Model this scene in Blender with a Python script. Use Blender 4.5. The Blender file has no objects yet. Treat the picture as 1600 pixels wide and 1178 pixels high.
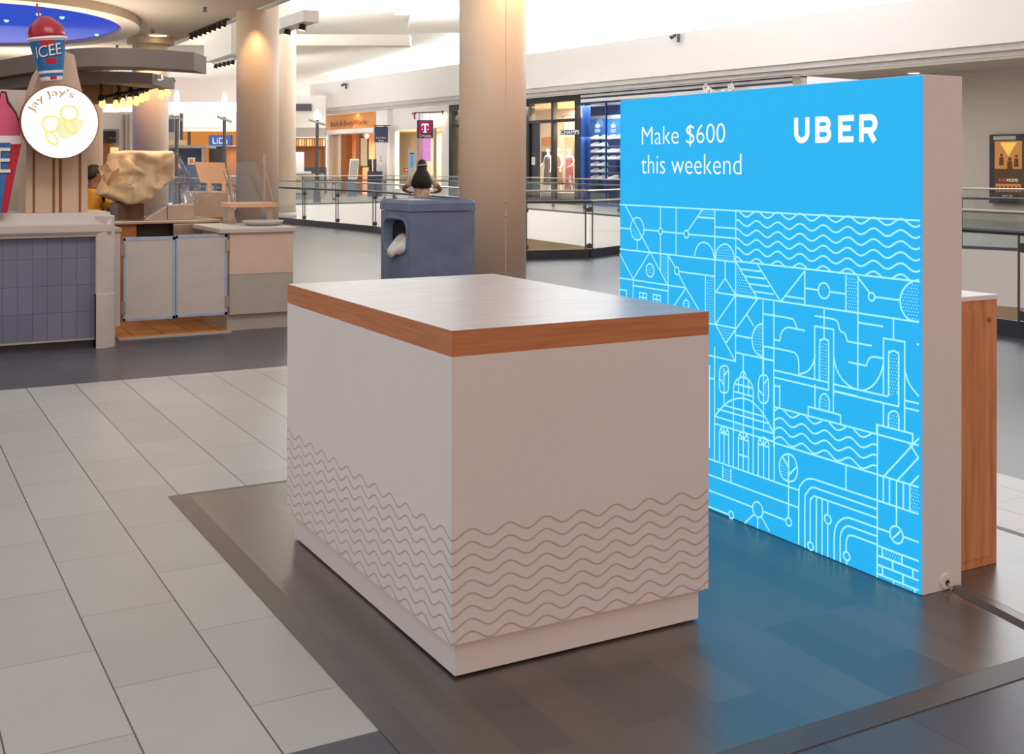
import bpy, math, random
from mathutils import Vector, Matrix, noise
random.seed(7)
SC = bpy.context.scene
COL = SC.collection

# ------------------------------------------------------------------ camera
F, CX, CY, YAW, ROLL, EYE = 1794.5, 785.1, 258.8, .5041, .0017, 1.5
CA, SA = math.cos(YAW), math.sin(YAW)
RIGHT, FWD, UP = Vector((CA, -SA, 0)), Vector((SA, CA, 0)), Vector((0, 0, 1))
cam_data = bpy.data.cameras.new('camera')
cam = bpy.data.objects.new('camera', cam_data)
COL.objects.link(cam)
r_ = RIGHT * math.cos(ROLL) + UP * math.sin(ROLL)
u_ = UP * math.cos(ROLL) - RIGHT * math.sin(ROLL)
b_ = -FWD
cam.matrix_world = Matrix(((r_.x, u_.x, b_.x, 0), (r_.y, u_.y, b_.y, 0), (r_.z, u_.z, b_.z, EYE), (0, 0, 0, 1)))
cam_data.sensor_fit = 'HORIZONTAL'
cam_data.sensor_width = 36
cam_data.lens = F * 36 / 1600
cam_data.shift_x = (800 - CX) / 1600
cam_data.shift_y = -(589 - CY) / 1600
cam_data.clip_end = 500
SC.camera = cam

# ------------------------------------------------------------------ exposure and light
vs = SC.view_settings
vs.view_transform = 'Standard'
vs.look = 'None'
vs.exposure = 0.0
vs.gamma = 1.0
vs.use_curve_mapping = False

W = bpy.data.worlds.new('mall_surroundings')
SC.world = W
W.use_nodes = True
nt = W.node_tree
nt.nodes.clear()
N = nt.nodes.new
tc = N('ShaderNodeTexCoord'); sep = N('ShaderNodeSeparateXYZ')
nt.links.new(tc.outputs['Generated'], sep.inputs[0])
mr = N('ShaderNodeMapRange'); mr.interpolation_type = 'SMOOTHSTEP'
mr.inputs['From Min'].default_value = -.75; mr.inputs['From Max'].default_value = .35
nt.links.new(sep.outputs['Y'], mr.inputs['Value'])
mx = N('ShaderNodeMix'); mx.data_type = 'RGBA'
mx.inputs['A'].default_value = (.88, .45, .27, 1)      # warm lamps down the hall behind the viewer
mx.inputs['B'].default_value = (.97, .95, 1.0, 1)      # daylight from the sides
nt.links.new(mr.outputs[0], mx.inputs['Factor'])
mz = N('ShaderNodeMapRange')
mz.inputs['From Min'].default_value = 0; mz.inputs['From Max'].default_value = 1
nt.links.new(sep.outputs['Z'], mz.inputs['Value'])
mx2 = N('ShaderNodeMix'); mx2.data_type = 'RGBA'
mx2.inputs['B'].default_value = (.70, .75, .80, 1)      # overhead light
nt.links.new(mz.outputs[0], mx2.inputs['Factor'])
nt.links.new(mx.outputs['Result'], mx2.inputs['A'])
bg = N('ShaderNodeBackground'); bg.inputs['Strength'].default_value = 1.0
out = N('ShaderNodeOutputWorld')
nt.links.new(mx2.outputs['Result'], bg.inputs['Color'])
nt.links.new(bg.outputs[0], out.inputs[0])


def area_light(name, loc, size, power, color, rot=(0, 0, 0)):
    ld = bpy.data.lights.new(name, 'AREA')
    ld.shape = 'RECTANGLE'; ld.size, ld.size_y = size
    ld.energy = power; ld.color = color
    o = bpy.data.objects.new(name, ld)
    o.location = loc; o.rotation_euler = rot
    COL.objects.link(o)
    return o


def spot_light(name, loc, target, power, color, angle, blend=.5):
    ld = bpy.data.lights.new(name, 'SPOT')
    ld.energy = power; ld.color = color; ld.spot_size = math.radians(angle); ld.spot_blend = blend
    ld.shadow_soft_size = .06
    o = bpy.data.objects.new(name, ld)
    o.location = loc
    o.rotation_euler = (Vector(target) - Vector(loc)).to_track_quat('-Z', 'Y').to_euler()
    COL.objects.link(o)
    return o


# ------------------------------------------------------------------ survey helpers
def ray(u, v):
    du, dv = u - CX, v - CY
    c, s = math.cos(ROLL), math.sin(ROLL)
    return RIGHT * ((du * c + dv * s) / F) + FWD + UP * (-(-du * s + dv * c) / F)


def at(u, v, d):
    return ray(u, v) * d + Vector((0, 0, EYE))


def pz(u, v, z=-.015):
    r = ray(u, v); return r * ((z - EYE) / r.z) + Vector((0, 0, EYE))


def pY(u, v, Y):
    r = ray(u, v); return r * (Y / r.y) + Vector((0, 0, EYE))


def pX(u, v, X):
    r = ray(u, v); return r * (X / r.x) + Vector((0, 0, EYE))


def depth(p):
    return p.x * SA + p.y * CA


def zat(v, d):
    return EYE - (v - CY) * d / F


FLOOR = -.015

# storefront wall frame: EDIR runs along the wall (away, leftwards), NDIR points into the shops
EDIR = RIGHT * -.552 + FWD * .834
NDIR = RIGHT * .834 + FWD * .552


def wp(u, off=0.0, z=0.0):
    k = (u - CX) / F
    t = (26.14 + off) / (.834 * k + .552)
    p = RIGHT * (k * t) + FWD * t
    return Vector((p.x, p.y, z))


# ------------------------------------------------------------------ mesh builder
WORLDLOC = {}


class MB:
    def __init__(s):
        s.v, s.f, s.m = [], [], []

    def vert(s, p):
        s.v.append(Vector(p)); return len(s.v) - 1

    def face(s, pts, mi=0):
        s.f.append([s.vert(p) for p in pts]); s.m.append(mi)

    def box(s, a, b, mi=0):
        x0, y0, z0 = a; x1, y1, z1 = b
        s.prism([(x0, y0), (x1, y0), (x1, y1), (x0, y1)], z0, z1, mi)

    def prism(s, poly, z0, z1, mi=0, mtop=None):
        poly = [(p[0], p[1]) for p in poly]
        ar = sum(poly[i][0] * poly[(i + 1) % len(poly)][1] - poly[(i + 1) % len(poly)][0] * poly[i][1] for i in range(len(poly)))
        if ar < 0: poly = poly[::-1]
        n = len(poly)
        b = [s.vert((x, y, z0)) for x, y in poly]
        t = [s.vert((x, y, z1)) for x, y in poly]
        s.f.append(b[::-1]); s.m.append(mi)
        s.f.append(t); s.m.append(mi if mtop is None else mtop)
        for i in range(n):
            j = (i + 1) % n
            s.f.append([b[i], b[j], t[j], t[i]]); s.m.append(mi)

    def slab(s, pts, nrm, th, mi=0):
        """planar polygon pts thickened by th along nrm"""
        nrm = Vector(nrm) * th
        a = [s.vert(p) for p in pts]; b = [s.vert(Vector(p) + nrm) for p in pts]
        n = len(pts)
        s.f += [a[::-1], b]; s.m += [mi, mi]
        for i in range(n):
            j = (i + 1) % n
            s.f.append([a[i], a[j], b[j], b[i]]); s.m.append(mi)

    def rings(s, rings, mi=0, cap=True, close=True):
        ids = [[s.vert(p) for p in r] for r in rings]
        n = len(ids[0])
        for k in range(len(ids) - 1):
            m_ = mi[k] if isinstance(mi, (list, tuple)) else mi
            for i in range(n if close else n - 1):
                j = (i + 1) % n
                s.f.append([ids[k][i], ids[k][j], ids[k + 1][j], ids[k + 1][i]]); s.m.append(m_)
        if cap:
            m0 = mi[0] if isinstance(mi, (list, tuple)) else mi
            m1 = mi[-1] if isinstance(mi, (list, tuple)) else mi
            s.f.append(ids[0][::-1]); s.m.append(m0)
            s.f.append(ids[-1]); s.m.append(m1)
        return ids

    def cyl(s, p0, p1, r0, r1=None, n=14, mi=0):
        p0, p1 = Vector(p0), Vector(p1)
        r1 = r0 if r1 is None else r1
        d = (p1 - p0).normalized()
        a = d.orthogonal().normalized(); b = d.cross(a)
        R = []
        for p, r in ((p0, r0), (p1, r1)):
            R.append([p + (a * math.cos(2 * math.pi * i / n) + b * math.sin(2 * math.pi * i / n)) * r for i in range(n)])
        s.rings(R, mi)

    def lathe(s, prof, c=(0, 0, 0), n=24, mi=0, M=None, cap=True):
        c = Vector(c); R = []
        for r, z in prof:
            ring = []
            for i in range(n):
                a = 2 * math.pi * i / n
                p = Vector((r * math.cos(a), r * math.sin(a), z))
                if M is not None: p = M @ p
                ring.append(c + p)
            R.append(ring)
        s.rings(R, mi, cap)

    def tube(s, pts, r, n=10, mi=0):
        pts = [Vector(p) for p in pts]
        R = []; prev = None
        for i, p in enumerate(pts):
            d = (pts[min(i + 1, len(pts) - 1)] - pts[max(i - 1, 0)]).normalized()
            a = d.orthogonal().normalized() if prev is None else (prev - d * prev.dot(d)).normalized()
            prev = a; b = d.cross(a)
            rr = r[i] if isinstance(r, (list, tuple)) else r
            R.append([p + (a * math.cos(2 * math.pi * k / n) + b * math.sin(2 * math.pi * k / n)) * rr for k in range(n)])
        s.rings(R, mi)

    def ball(s, c, r, n=12, mi=0, sc=(1, 1, 1)):
        c = Vector(c); R = []
        m = max(4, n // 2)
        for k in range(m + 1):
            t = math.pi * (k + .02) / (m + .04)
            R.append([c + Vector((sc[0] * r * math.sin(t) * math.cos(2 * math.pi * i / n), sc[1] * r * math.sin(t) * math.sin(2 * math.pi * i / n), -sc[2] * r * math.cos(t))) for i in range(n)])
        s.rings(R, mi)

    def ribbon(s, fr, pts, w, mi=0):
        """flat painted line of width w through 2-d points in the frame fr = (origin, x axis, y axis)"""
        O, X, Y = fr
        P = [pts[0]]
        for p in pts[1:]:
            if math.hypot(p[0] - P[-1][0], p[1] - P[-1][1]) > 1e-5: P.append(p)
        if len(P) < 2: return
        closed = len(P) > 3 and math.hypot(P[0][0] - P[-1][0], P[0][1] - P[-1][1]) < 1e-4
        n = len(P); L = []; R = []
        for i in range(n):
            if closed and i in (0, n - 1): a, b, c = P[n - 2], P[0], P[1]
            else: a, b, c = P[max(i - 1, 0)], P[i], P[min(i + 1, n - 1)]
            def nd(p, q):
                l = math.hypot(q[0] - p[0], q[1] - p[1]) or 1
                return (-(q[1] - p[1]) / l, (q[0] - p[0]) / l)
            if i == 0 and not closed: nx, ny = nd(b, c); k = 1
            elif i == n - 1 and not closed: nx, ny = nd(a, b); k = 1
            else:
                n1, n2 = nd(a, b), nd(b, c)
                nx, ny = n1[0] + n2[0], n1[1] + n2[1]
                l = math.hypot(nx, ny) or 1; nx /= l; ny /= l
                k = 1 / max(.45, nx * n1[0] + ny * n1[1])
            h = w / 2 * k
            L.append(O + X * (b[0] + nx * h) + Y * (b[1] + ny * h))
            R.append(O + X * (b[0] - nx * h) + Y * (b[1] - ny * h))
        li = [s.vert(p) for p in L]; ri = [s.vert(p) for p in R]
        for i in range(n - 1):
            s.f.append([ri[i], ri[i + 1], li[i + 1], li[i]]); s.m.append(mi)

    def flat(s, fr, pts, mi=0):
        O, X, Y = fr
        s.face([O + X * p[0] + Y * p[1] for p in pts], mi)

    def wbox(s, u0, u1, z0, z1, o0, o1, mi=0):
        """box on the storefront wall between sight lines u0 and u1, wall offsets o0..o1"""
        a, b = wp(u0, o0), wp(u1, o0)
        dn = NDIR * (o1 - o0)
        s.prism([a.xy, b.xy, (b + dn).xy, (a + dn).xy], z0, z1, mi)

    def fbox(s, u0, u1, z0, z1, d, th, mi=0):
        """box facing the hall axis at distance d"""
        a, b = at(u0, CY, d), at(u1, CY, d)
        dn = FWD * th
        s.prism([a.xy, b.xy, (b + dn).xy, (a + dn).xy], z0, z1, mi)

    def build(s, name, mats, parent=None, smooth=False, bevel=0, origin=None, seg=2):
        if parent is not None:
            o3 = WORLDLOC[parent.name]
        elif origin is not None: o3 = Vector(origin)
        else:
            xs = [p.x for p in s.v]; ys = [p.y for p in s.v]; zs = [p.z for p in s.v]
            o3 = Vector(((min(xs) + max(xs)) / 2, (min(ys) + max(ys)) / 2, min(zs)))
        me = bpy.data.meshes.new(name)
        me.from_pydata([p - o3 for p in s.v], [], s.f)
        mats = mats if isinstance(mats, (list, tuple)) else [mats]
        for m in mats: me.materials.append(m)
        for p, mi in zip(me.polygons, s.m):
            p.material_index = mi; p.use_smooth = smooth
        me.update()
        o = bpy.data.objects.new(name, me)
        COL.objects.link(o)
        if parent is not None:
            o.parent = parent; WORLDLOC[o.name] = o3
        else:
            o.location = o3; WORLDLOC[o.name] = o3
        if bevel:
            b = o.modifiers.new('bevel', 'BEVEL'); b.width = bevel; b.segments = seg; b.limit_method = 'ANGLE'
        return o


def thing(name, label, cat, loc, group=None):
    o = bpy.data.objects.new(name, None)
    o.empty_display_size = .1
    COL.objects.link(o); o.location = loc
    WORLDLOC[o.name] = Vector(loc)
    return tag(o, label, cat, group)


def tag(o, label, cat, group=None):
    o['label'] = label; o['category'] = cat
    if group: o['group'] = group
    return o


def struct(o):
    o['kind'] = 'structure'; return o


def lbl(o, t):
    o['label'] = t; return o


def copy_tree(o, loc, label, rotz=0, parent=None):
    r = o.copy(); COL.objects.link(r)
    if parent is None:
        r.location = loc; r.rotation_euler.z = rotz; r['label'] = label
        WORLDLOC[r.name] = Vector(loc)
    else:
        r.parent = parent
    for ch in [c for c in bpy.data.objects if c.parent == o]:
        copy_tree(ch, None, None, 0, r)
    return r


def text_into(mb, body, O, X, Y, width, height, mi=0, align='C', wrap=None, spacing=1.0, thin=0.0):
    """lettering fitted to width x height; X, Y unit axes; O is the middle (or left end) of the base line"""
    cu = bpy.data.curves.new('lettering', 'FONT'); cu.body = body; cu.resolution_u = 4; cu.offset = -thin
    cu.space_character = spacing
    ob = bpy.data.objects.new('lettering', cu); COL.objects.link(ob)
    dg = bpy.context.evaluated_depsgraph_get()
    me = bpy.data.meshes.new_from_object(ob.evaluated_get(dg))
    bpy.data.objects.remove(ob); bpy.data.curves.remove(cu)
    xs = [v.co.x for v in me.vertices]; ys = [v.co.y for v in me.vertices]
    x0, x1, y0, y1 = min(xs), max(xs), min(ys), max(ys)
    sx = width / (x1 - x0); sy = height / (y1 - y0) if height else sx
    off = (x0 + x1) / 2 if align == 'C' else x0
    base = len(mb.v)
    for v in me.vertices:
        a, b = (v.co.x - off) * sx, (v.co.y - y0) * sy
        mb.v.append(wrap(a, b) if wrap else O + X * a + Y * b)
    for p in me.polygons:
        mb.f.append([base + i for i in p.vertices]); mb.m.append(mi)
    bpy.data.meshes.remove(me)


# ------------------------------------------------------------------ materials
def lin(c):
    c = c / 255
    return c / 12.92 if c <= .04045 else ((c + .055) / 1.055) ** 2.4


def rgb(r, g, b): return (lin(r), lin(g), lin(b), 1)


def mat(name, col, rough=.5, var=.06, scale=6, metal=0, spec=.5, bump=0, coat=0):
    m = bpy.data.materials.new(name); m.use_nodes = True
    t = m.node_tree; p = t.nodes['Principled BSDF']
    c = rgb(*col)
    p.inputs['Roughness'].default_value = rough
    p.inputs['Metallic'].default_value = metal
    p.inputs['Specular IOR Level'].default_value = spec
    p.inputs['Coat Weight'].default_value = coat
    co = t.nodes.new('ShaderNodeTexCoord')
    no = t.nodes.new('ShaderNodeTexNoise'); no.inputs['Scale'].default_value = scale; no.inputs['Detail'].default_value = 4
    t.links.new(co.outputs['Object'], no.inputs['Vector'])
    r = t.nodes.new('ShaderNodeValToRGB')
    r.color_ramp.elements[0].position = .3; r.color_ramp.elements[1].position = .7
    r.color_ramp.elements[0].color = tuple(x * (1 - var) for x in c[:3]) + (1,)
    r.color_ramp.elements[1].color = tuple(min(1, x * (1 + var)) for x in c[:3]) + (1,)
    t.links.new(no.outputs['Fac'], r.inputs[0])
    t.links.new(r.outputs[0], p.inputs['Base Color'])
    if bump:
        b = t.nodes.new('ShaderNodeBump'); b.inputs['Strength'].default_value = bump
        t.links.new(no.outputs['Fac'], b.inputs['Height']); t.links.new(b.outputs[0], p.inputs['Normal'])
    return m


def emit(name, col, s=1.0, base=(10, 10, 10)):
    m = bpy.data.materials.new(name); m.use_nodes = True
    p = m.node_tree.nodes['Principled BSDF']
    p.inputs['Base Color'].default_value = rgb(*base)
    p.inputs['Roughness'].default_value = .6; p.inputs['Specular IOR Level'].default_value = .2
    p.inputs['Emission Color'].default_value = rgb(*col)
    p.inputs['Emission Strength'].default_value = s
    return m


def glass(name, tint=(247, 250, 250), refl=.06, rough=.02):
    m = bpy.data.materials.new(name); m.use_nodes = True
    t = m.node_tree; t.nodes.clear()
    a = t.nodes.new('ShaderNodeBsdfTransparent'); a.inputs[0].default_value = rgb(*tint)
    g = t.nodes.new('ShaderNodeBsdfGlossy'); g.inputs['Roughness'].default_value = rough
    x = t.nodes.new('ShaderNodeMixShader'); x.inputs[0].default_value = refl
    o = t.nodes.new('ShaderNodeOutputMaterial')
    t.links.new(a.outputs[0], x.inputs[1]); t.links.new(g.outputs[0], x.inputs[2]); t.links.new(x.outputs[0], o.inputs[0])
    return m


def wood(name, c0, c1, rough, axis=(1, 8, 8), ior=1.5):
    m = mat(name, c0, rough)
    t = m.node_tree; p = t.nodes['Principled BSDF']; p.inputs['IOR'].default_value = ior
    co = t.nodes.new('ShaderNodeTexCoord'); mp = t.nodes.new('ShaderNodeMapping'); mp.inputs['Scale'].default_value = axis
    no = t.nodes.new('ShaderNodeTexNoise'); no.inputs['Scale'].default_value = 4; no.inputs['Detail'].default_value = 6
    r = t.nodes.new('ShaderNodeValToRGB'); r.color_ramp.elements[0].position = .32; r.color_ramp.elements[1].position = .68
    r.color_ramp.elements[0].color = rgb(*c0); r.color_ramp.elements[1].color = rgb(*c1)
    t.links.new(co.outputs['Object'], mp.inputs[0]); t.links.new(mp.outputs[0], no.inputs['Vector'])
    t.links.new(no.outputs['Fac'], r.inputs[0]); t.links.new(r.outputs[0], p.inputs['Base Color'])
    return m


def planks(name, c0, c1, rough):
    m = mat(name, c0, rough); t = m.node_tree; p = t.nodes['Principled BSDF']; p.inputs['IOR'].default_value = 2.15
    co = t.nodes.new('ShaderNodeTexCoord'); se = t.nodes.new('ShaderNodeSeparateXYZ'); cb = t.nodes.new('ShaderNodeCombineXYZ')
    t.links.new(co.outputs['Object'], se.inputs[0]); t.links.new(se.outputs['Y'], cb.inputs[0]); t.links.new(se.outputs['X'], cb.inputs[1])
    br = t.nodes.new('ShaderNodeTexBrick'); br.inputs['Scale'].default_value = 1; br.inputs['Brick Width'].default_value = .92; br.inputs['Row Height'].default_value = .152
    br.inputs['Mortar Size'].default_value = .0008; br.offset = .37
    br.inputs['Color1'].default_value = rgb(*c0); br.inputs['Color2'].default_value = rgb(*c1); br.inputs['Mortar'].default_value = rgb(70, 65, 62)
    t.links.new(cb.outputs[0], br.inputs['Vector'])
    no = t.nodes.new('ShaderNodeTexNoise'); no.inputs['Scale'].default_value = 3; no.inputs['Detail'].default_value = 5
    mp = t.nodes.new('ShaderNodeMapping'); mp.inputs['Scale'].default_value = (5, 1, 1); t.links.new(co.outputs['Object'], mp.inputs[0]); t.links.new(mp.outputs[0], no.inputs['Vector'])
    mr = t.nodes.new('ShaderNodeMapRange'); mr.inputs['To Min'].default_value = .8; mr.inputs['To Max'].default_value = 1.2; t.links.new(no.outputs['Fac'], mr.inputs[0])
    mu = t.nodes.new('ShaderNodeMix'); mu.data_type = 'RGBA'; mu.blend_type = 'MULTIPLY'; mu.inputs['Factor'].default_value = 1
    t.links.new(br.outputs['Color'], mu.inputs['A']); t.links.new(mr.outputs[0], mu.inputs['B']); t.links.new(mu.outputs['Result'], p.inputs['Base Color'])
    return m


def tiles(name, c0, c1, groove, bw, rh, x0, y0, rough, ms=.0016, groove_w=.007, spec=.5, swap=True, cross=None, long=True):
    """rectangular tiles; rows rh wide across world x, bw long along world y, running bond"""
    m = bpy.data.materials.new(name); m.use_nodes = True
    t = m.node_tree; p = t.nodes['Principled BSDF']
    p.inputs['Roughness'].default_value = rough; p.inputs['Specular IOR Level'].default_value = spec
    co = t.nodes.new('ShaderNodeTexCoord'); se = t.nodes.new('ShaderNodeSeparateXYZ'); cb = t.nodes.new('ShaderNodeCombineXYZ')
    t.links.new(co.outputs['Object'], se.inputs[0])
    def math_(op, a, b):
        n = t.nodes.new('ShaderNodeMath'); n.operation = op
        for i, q in enumerate((a, b)):
            if q is None: continue
            if isinstance(q, (int, float)): n.inputs[i].default_value = q
            else: t.links.new(q, n.inputs[i])
        return n.outputs[0]
    yx = math_('SUBTRACT', se.outputs['Y' if swap else 'X'], y0 - bw * 40)
    xy = math_('SUBTRACT', se.outputs['X' if swap else 'Z'], x0 - rh * 40)
    t.links.new(yx, cb.inputs[0]); t.links.new(xy, cb.inputs[1])
    br = t.nodes.new('ShaderNodeTexBrick'); br.inputs['Scale'].default_value = 1
    br.inputs['Brick Width'].default_value = bw; br.inputs['Row Height'].default_value = rh
    br.inputs['Mortar Size'].default_value = ms; br.inputs['Mortar Smooth'].default_value = .1
    br.inputs['Color1'].default_value = rgb(*c0); br.inputs['Color2'].default_value = rgb(*c1)
    br.inputs['Mortar'].default_value = rgb(*(cross or groove)); br.inputs['Bias'].default_value = 0
    br.offset = .5 if swap else 0
    t.links.new(cb.outputs[0], br.inputs['Vector'])
    no = t.nodes.new('ShaderNodeTexNoise'); no.inputs['Scale'].default_value = 2.2; no.inputs['Detail'].default_value = 5
    t.links.new(co.outputs['Object'], no.inputs['Vector'])
    mr = t.nodes.new('ShaderNodeMapRange'); mr.inputs['To Min'].default_value = .9; mr.inputs['To Max'].default_value = 1.08
    t.links.new(no.outputs['Fac'], mr.inputs[0])
    mu = t.nodes.new('ShaderNodeMix'); mu.data_type = 'RGBA'; mu.blend_type = 'MULTIPLY'; mu.inputs['Factor'].default_value = 1
    t.links.new(br.outputs['Color'], mu.inputs['A']); t.links.new(mr.outputs[0], mu.inputs['B'])
    res = mu.outputs['Result']
    if long:
        q = math_('DIVIDE', xy, rh); fr = math_('FRACT', math_('ADD', q, .5), None)
        ab = math_('ABSOLUTE', math_('SUBTRACT', fr, .5), None)
        k = math_('LESS_THAN', ab, groove_w)
        mg = t.nodes.new('ShaderNodeMix'); mg.data_type = 'RGBA'
        t.links.new(k, mg.inputs['Factor']); t.links.new(res, mg.inputs['A']); mg.inputs['B'].default_value = rgb(*groove)
        res = mg.outputs['Result']
    t.links.new(res, p.inputs['Base Color'])
    return m


M = {}
M['white_lam'] = mat('white laminate', (232, 230, 227), .55, .012, 3)
M['wave_grey'] = mat('grey printed line', (190, 182, 170), .5, .03)
M['wood_top'] = wood('pale walnut laminate', (172, 166, 163), (190, 185, 182), .32, (1.2, 9, 9), 1.5)
M['wood_edge'] = wood('walnut edge band', (186, 118, 74), (204, 138, 94), .5, (1.2, 1.2, 22))
M['wood_dark'] = wood('brown wood veneer', (194, 124, 80), (224, 160, 112), .45, (9, 9, .7))
M['deck'] = planks('dark vinyl plank', (62, 59, 57), (92, 81, 73), .31)
M['deck_edge'] = mat('dark rubber edge', (88, 82, 78), .3, .15, 5)
M['tile_white'] = tiles('pale stone tile', (184, 183, 177), (175, 174, 168), (66, 60, 54), .597, .314, .936, 4.05, .34, .0018, .0075, .4, True, (130, 124, 116))
M['tile_dark'] = tiles('charcoal stone tile', (92, 92, 97), (85, 85, 90), (58, 59, 63), .597, .314, .936, 4.05, .32, .0012, .004, .26, True, (70, 70, 72))
M['tile_blue'] = tiles('slate blue wall tile', (120, 128, 150), (112, 120, 142), (86, 94, 116), .112, .222, .085, .02, .5, .0025, .009, .4, False)
M['quarry'] = tiles('orange quarry tile', (206, 140, 84), (190, 122, 70), (128, 84, 50), .3, .25, 1.9, 10.36, .4, .006, .01)
M['stone'] = mat('grey cast stone', (194, 188, 180), .6, .06, 4)
M['stone_dark'] = mat('dark base board', (62, 66, 76), .4, .1)
M['beige_panel'] = mat('beige panel', (200, 180, 158), .6, .04)
M['brown_stripe'] = mat('brown stripe', (128, 78, 34), .6, .05)
M['gate_white'] = mat('off white gate board', (192, 190, 186), .55, .05, 5)
M['blue_tape'] = mat('pale blue tape', (158, 178, 205), .6, .12, 14)
M['grey_panel'] = mat('grey laminate', (172, 170, 162), .55, .03)
M['steel'] = mat('brushed steel', (190, 182, 172), .32, .05, 9, .85)
M['dark_metal'] = mat('black iron', (38, 34, 31), .45, .1, 9, .4)
M['grey_metal'] = mat('grey rail metal', (96, 96, 98), .35, .05, 9, .7)
M['column'] = mat('cream painted column', (234, 217, 194), .5, .025, 1.5)
M['ceiling_beige'] = mat('beige plaster ceiling', (206, 188, 166), .8, .03, .6)
M['ceiling_white'] = mat('white plaster ceiling', (236, 234, 228), .8, .02, .5)
M['wall_white'] = mat('white plaster wall', (240, 239, 236), .7, .015, .4)
M['wall_greige'] = mat('greige wall paint', (188, 180, 168), .7, .03, .5)
M['moulding'] = mat('pale grey moulding', (206, 204, 200), .7, .02)
M['bin_blue'] = mat('blue grey plastic', (104, 122, 152), .45, .12, 7)
M['bin_dark'] = mat('dark bin interior', (30, 30, 34), .7, .1)
M['bag_white'] = mat('white plastic bag', (220, 222, 226), .4, .08, 20, bump=.3)
M['tarp'] = mat('tan cover sheet', (208, 184, 150), .5, .16, 9, bump=.25)
M['paper'] = mat('kraft paper', (222, 188, 148), .7, .08, 12)
M['taupe'] = mat('taupe laminate', (208, 190, 174), .6, .03)
M['machine_dark'] = mat('dark bronze metal', (96, 72, 54), .45, .15, 8, .3)
M['card'] = mat('tan board', (214, 176, 146), .7, .05)
M['canopy_grey'] = mat('grey canopy metal', (122, 116, 112), .6, .06, 3)
M['canopy_olive'] = mat('olive canopy panel', (138, 112, 62), .6, .1, 3)
M['glass'] = glass('clear glass')
M['glass_store'] = glass('shop window glass', (246, 248, 248), .03)
M['plastic'] = glass('clear plastic sheet', (226, 224, 222), .16, .12)
M['black'] = mat('near black paint', (34, 32, 32), .5, .1)
M['navy'] = mat('navy blue paint', (40, 52, 84), .5, .08)
M['blue_shop'] = mat('royal blue panel', (26, 74, 150), .5, .06)
M['magenta'] = emit('magenta sign face', (172, 30, 96), .9)
M['pink_lit'] = emit('lit pink poster', (250, 160, 236), .95)
M['pink_pale'] = mat('pale pink panel', (240, 200, 214), .6, .04)
M['white_paint'] = mat('white paint', (240, 240, 240), .5, .02)
M['white_lit'] = emit('white lit letters', (255, 255, 255), 1.1)
M['lamp_warm'] = emit('warm lamp', (255, 222, 160), 3)
M['bulb'] = emit('amber bulb', (255, 206, 130), 1.8)
M['brand_blue'] = mat('teal blue panel', (34, 120, 200), .5, .06)
M['lamp_white'] = emit('white lamp', (255, 250, 240), 5)
M['daylight'] = emit('daylit clerestory glass', (255, 255, 255), 4.2)
M['cove_blue'] = emit('blue cove light', (52, 84, 214), .85)
M['star'] = emit('pale blue star lamp', (160, 220, 255), 1.6)
M['skin_brown'] = mat('brown skin', (142, 96, 70), .5, .05)
M['skin_light'] = mat('light skin', (214, 168, 140), .5, .05)
M['hair_black'] = mat('black hair', (36, 31, 30), .6, .2, 30)
M['yellow_cloth'] = mat('yellow shirt', (240, 172, 60), .8, .1, 10)
M['dark_cloth'] = mat('dark trousers', (48, 46, 52), .8, .1)
M['floral'] = mat('floral blouse', (224, 196, 176), .8, .35, 18)
M['mannequin'] = mat('white mannequin', (236, 232, 226), .4, .02)
M['dress_dark'] = mat('patterned dark dress', (98, 84, 70), .8, .5, 30)
M['dress_brown'] = mat('brown dress', (134, 100, 78), .8, .1)
M['dress_pink'] = mat('rose dress', (196, 108, 110), .8, .25, 30)
M['orange_wall'] = mat('orange lit wall', (226, 158, 92), .6, .05)
M['brown_wood'] = mat('brown shop timber', (170, 108, 60), .5, .1)
M['cream'] = mat('cream shop wall', (236, 214, 176), .6, .03)
M['red_glaze'] = mat('glossy red syrup ice', (150, 26, 44), .25, .1, 9)
M['cup_white'] = mat('white cup paper', (226, 226, 230), .4, .02)
M['cup_blue'] = mat('blue cup print', (32, 112, 176), .45, .2, 12)
M['cup_red'] = mat('red cup print', (176, 28, 52), .45, .08)
M['cup_navy'] = mat('navy lettering shadow', (22, 44, 84), .5, .05)
M['pink_ice'] = mat('pink ice print', (206, 86, 124), .5, .15, 6)
M['yellow_line'] = emit('yellow sign line', (252, 240, 130), 1.0)
M['yellow_pale'] = emit('pale yellow sign patch', (250, 244, 200), 1.0)
M['tan_ink'] = emit('tan sign lettering', (190, 140, 104), 1.0)
M['white_sign'] = emit('backlit white sign face', (255, 255, 255), 1.15)
M['sign_blue'] = emit('backlit blue fabric', (42, 180, 242), 1.0, (8, 40, 60))
M['sign_line'] = emit('backlit pale line', (172, 246, 255), 1.0)
M['sign_text'] = emit('backlit white lettering', (255, 255, 255), 1.05)

# ================================================================== THE SETTING
# near edge of the opening to the floor below, walked from beside the viewer to far away
EDGE = [(9.05, -8), (9.05, 9.8), (10.6, 13.6), (12.3, 16.9), (11.44, 16.54), (10.37, 15.99), (9.43, 16.2), (9.45, 18), (10.15, 24.1), (9.6, 29.7), (9.3, 36), (9.3, 41)]
FAR = [pz(u, v) for u, v in ((330, 322), (437, 321), (600, 317), (820, 327), (967, 339), (1502, 388.6), (1640, 395), (2400, 440))]

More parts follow.
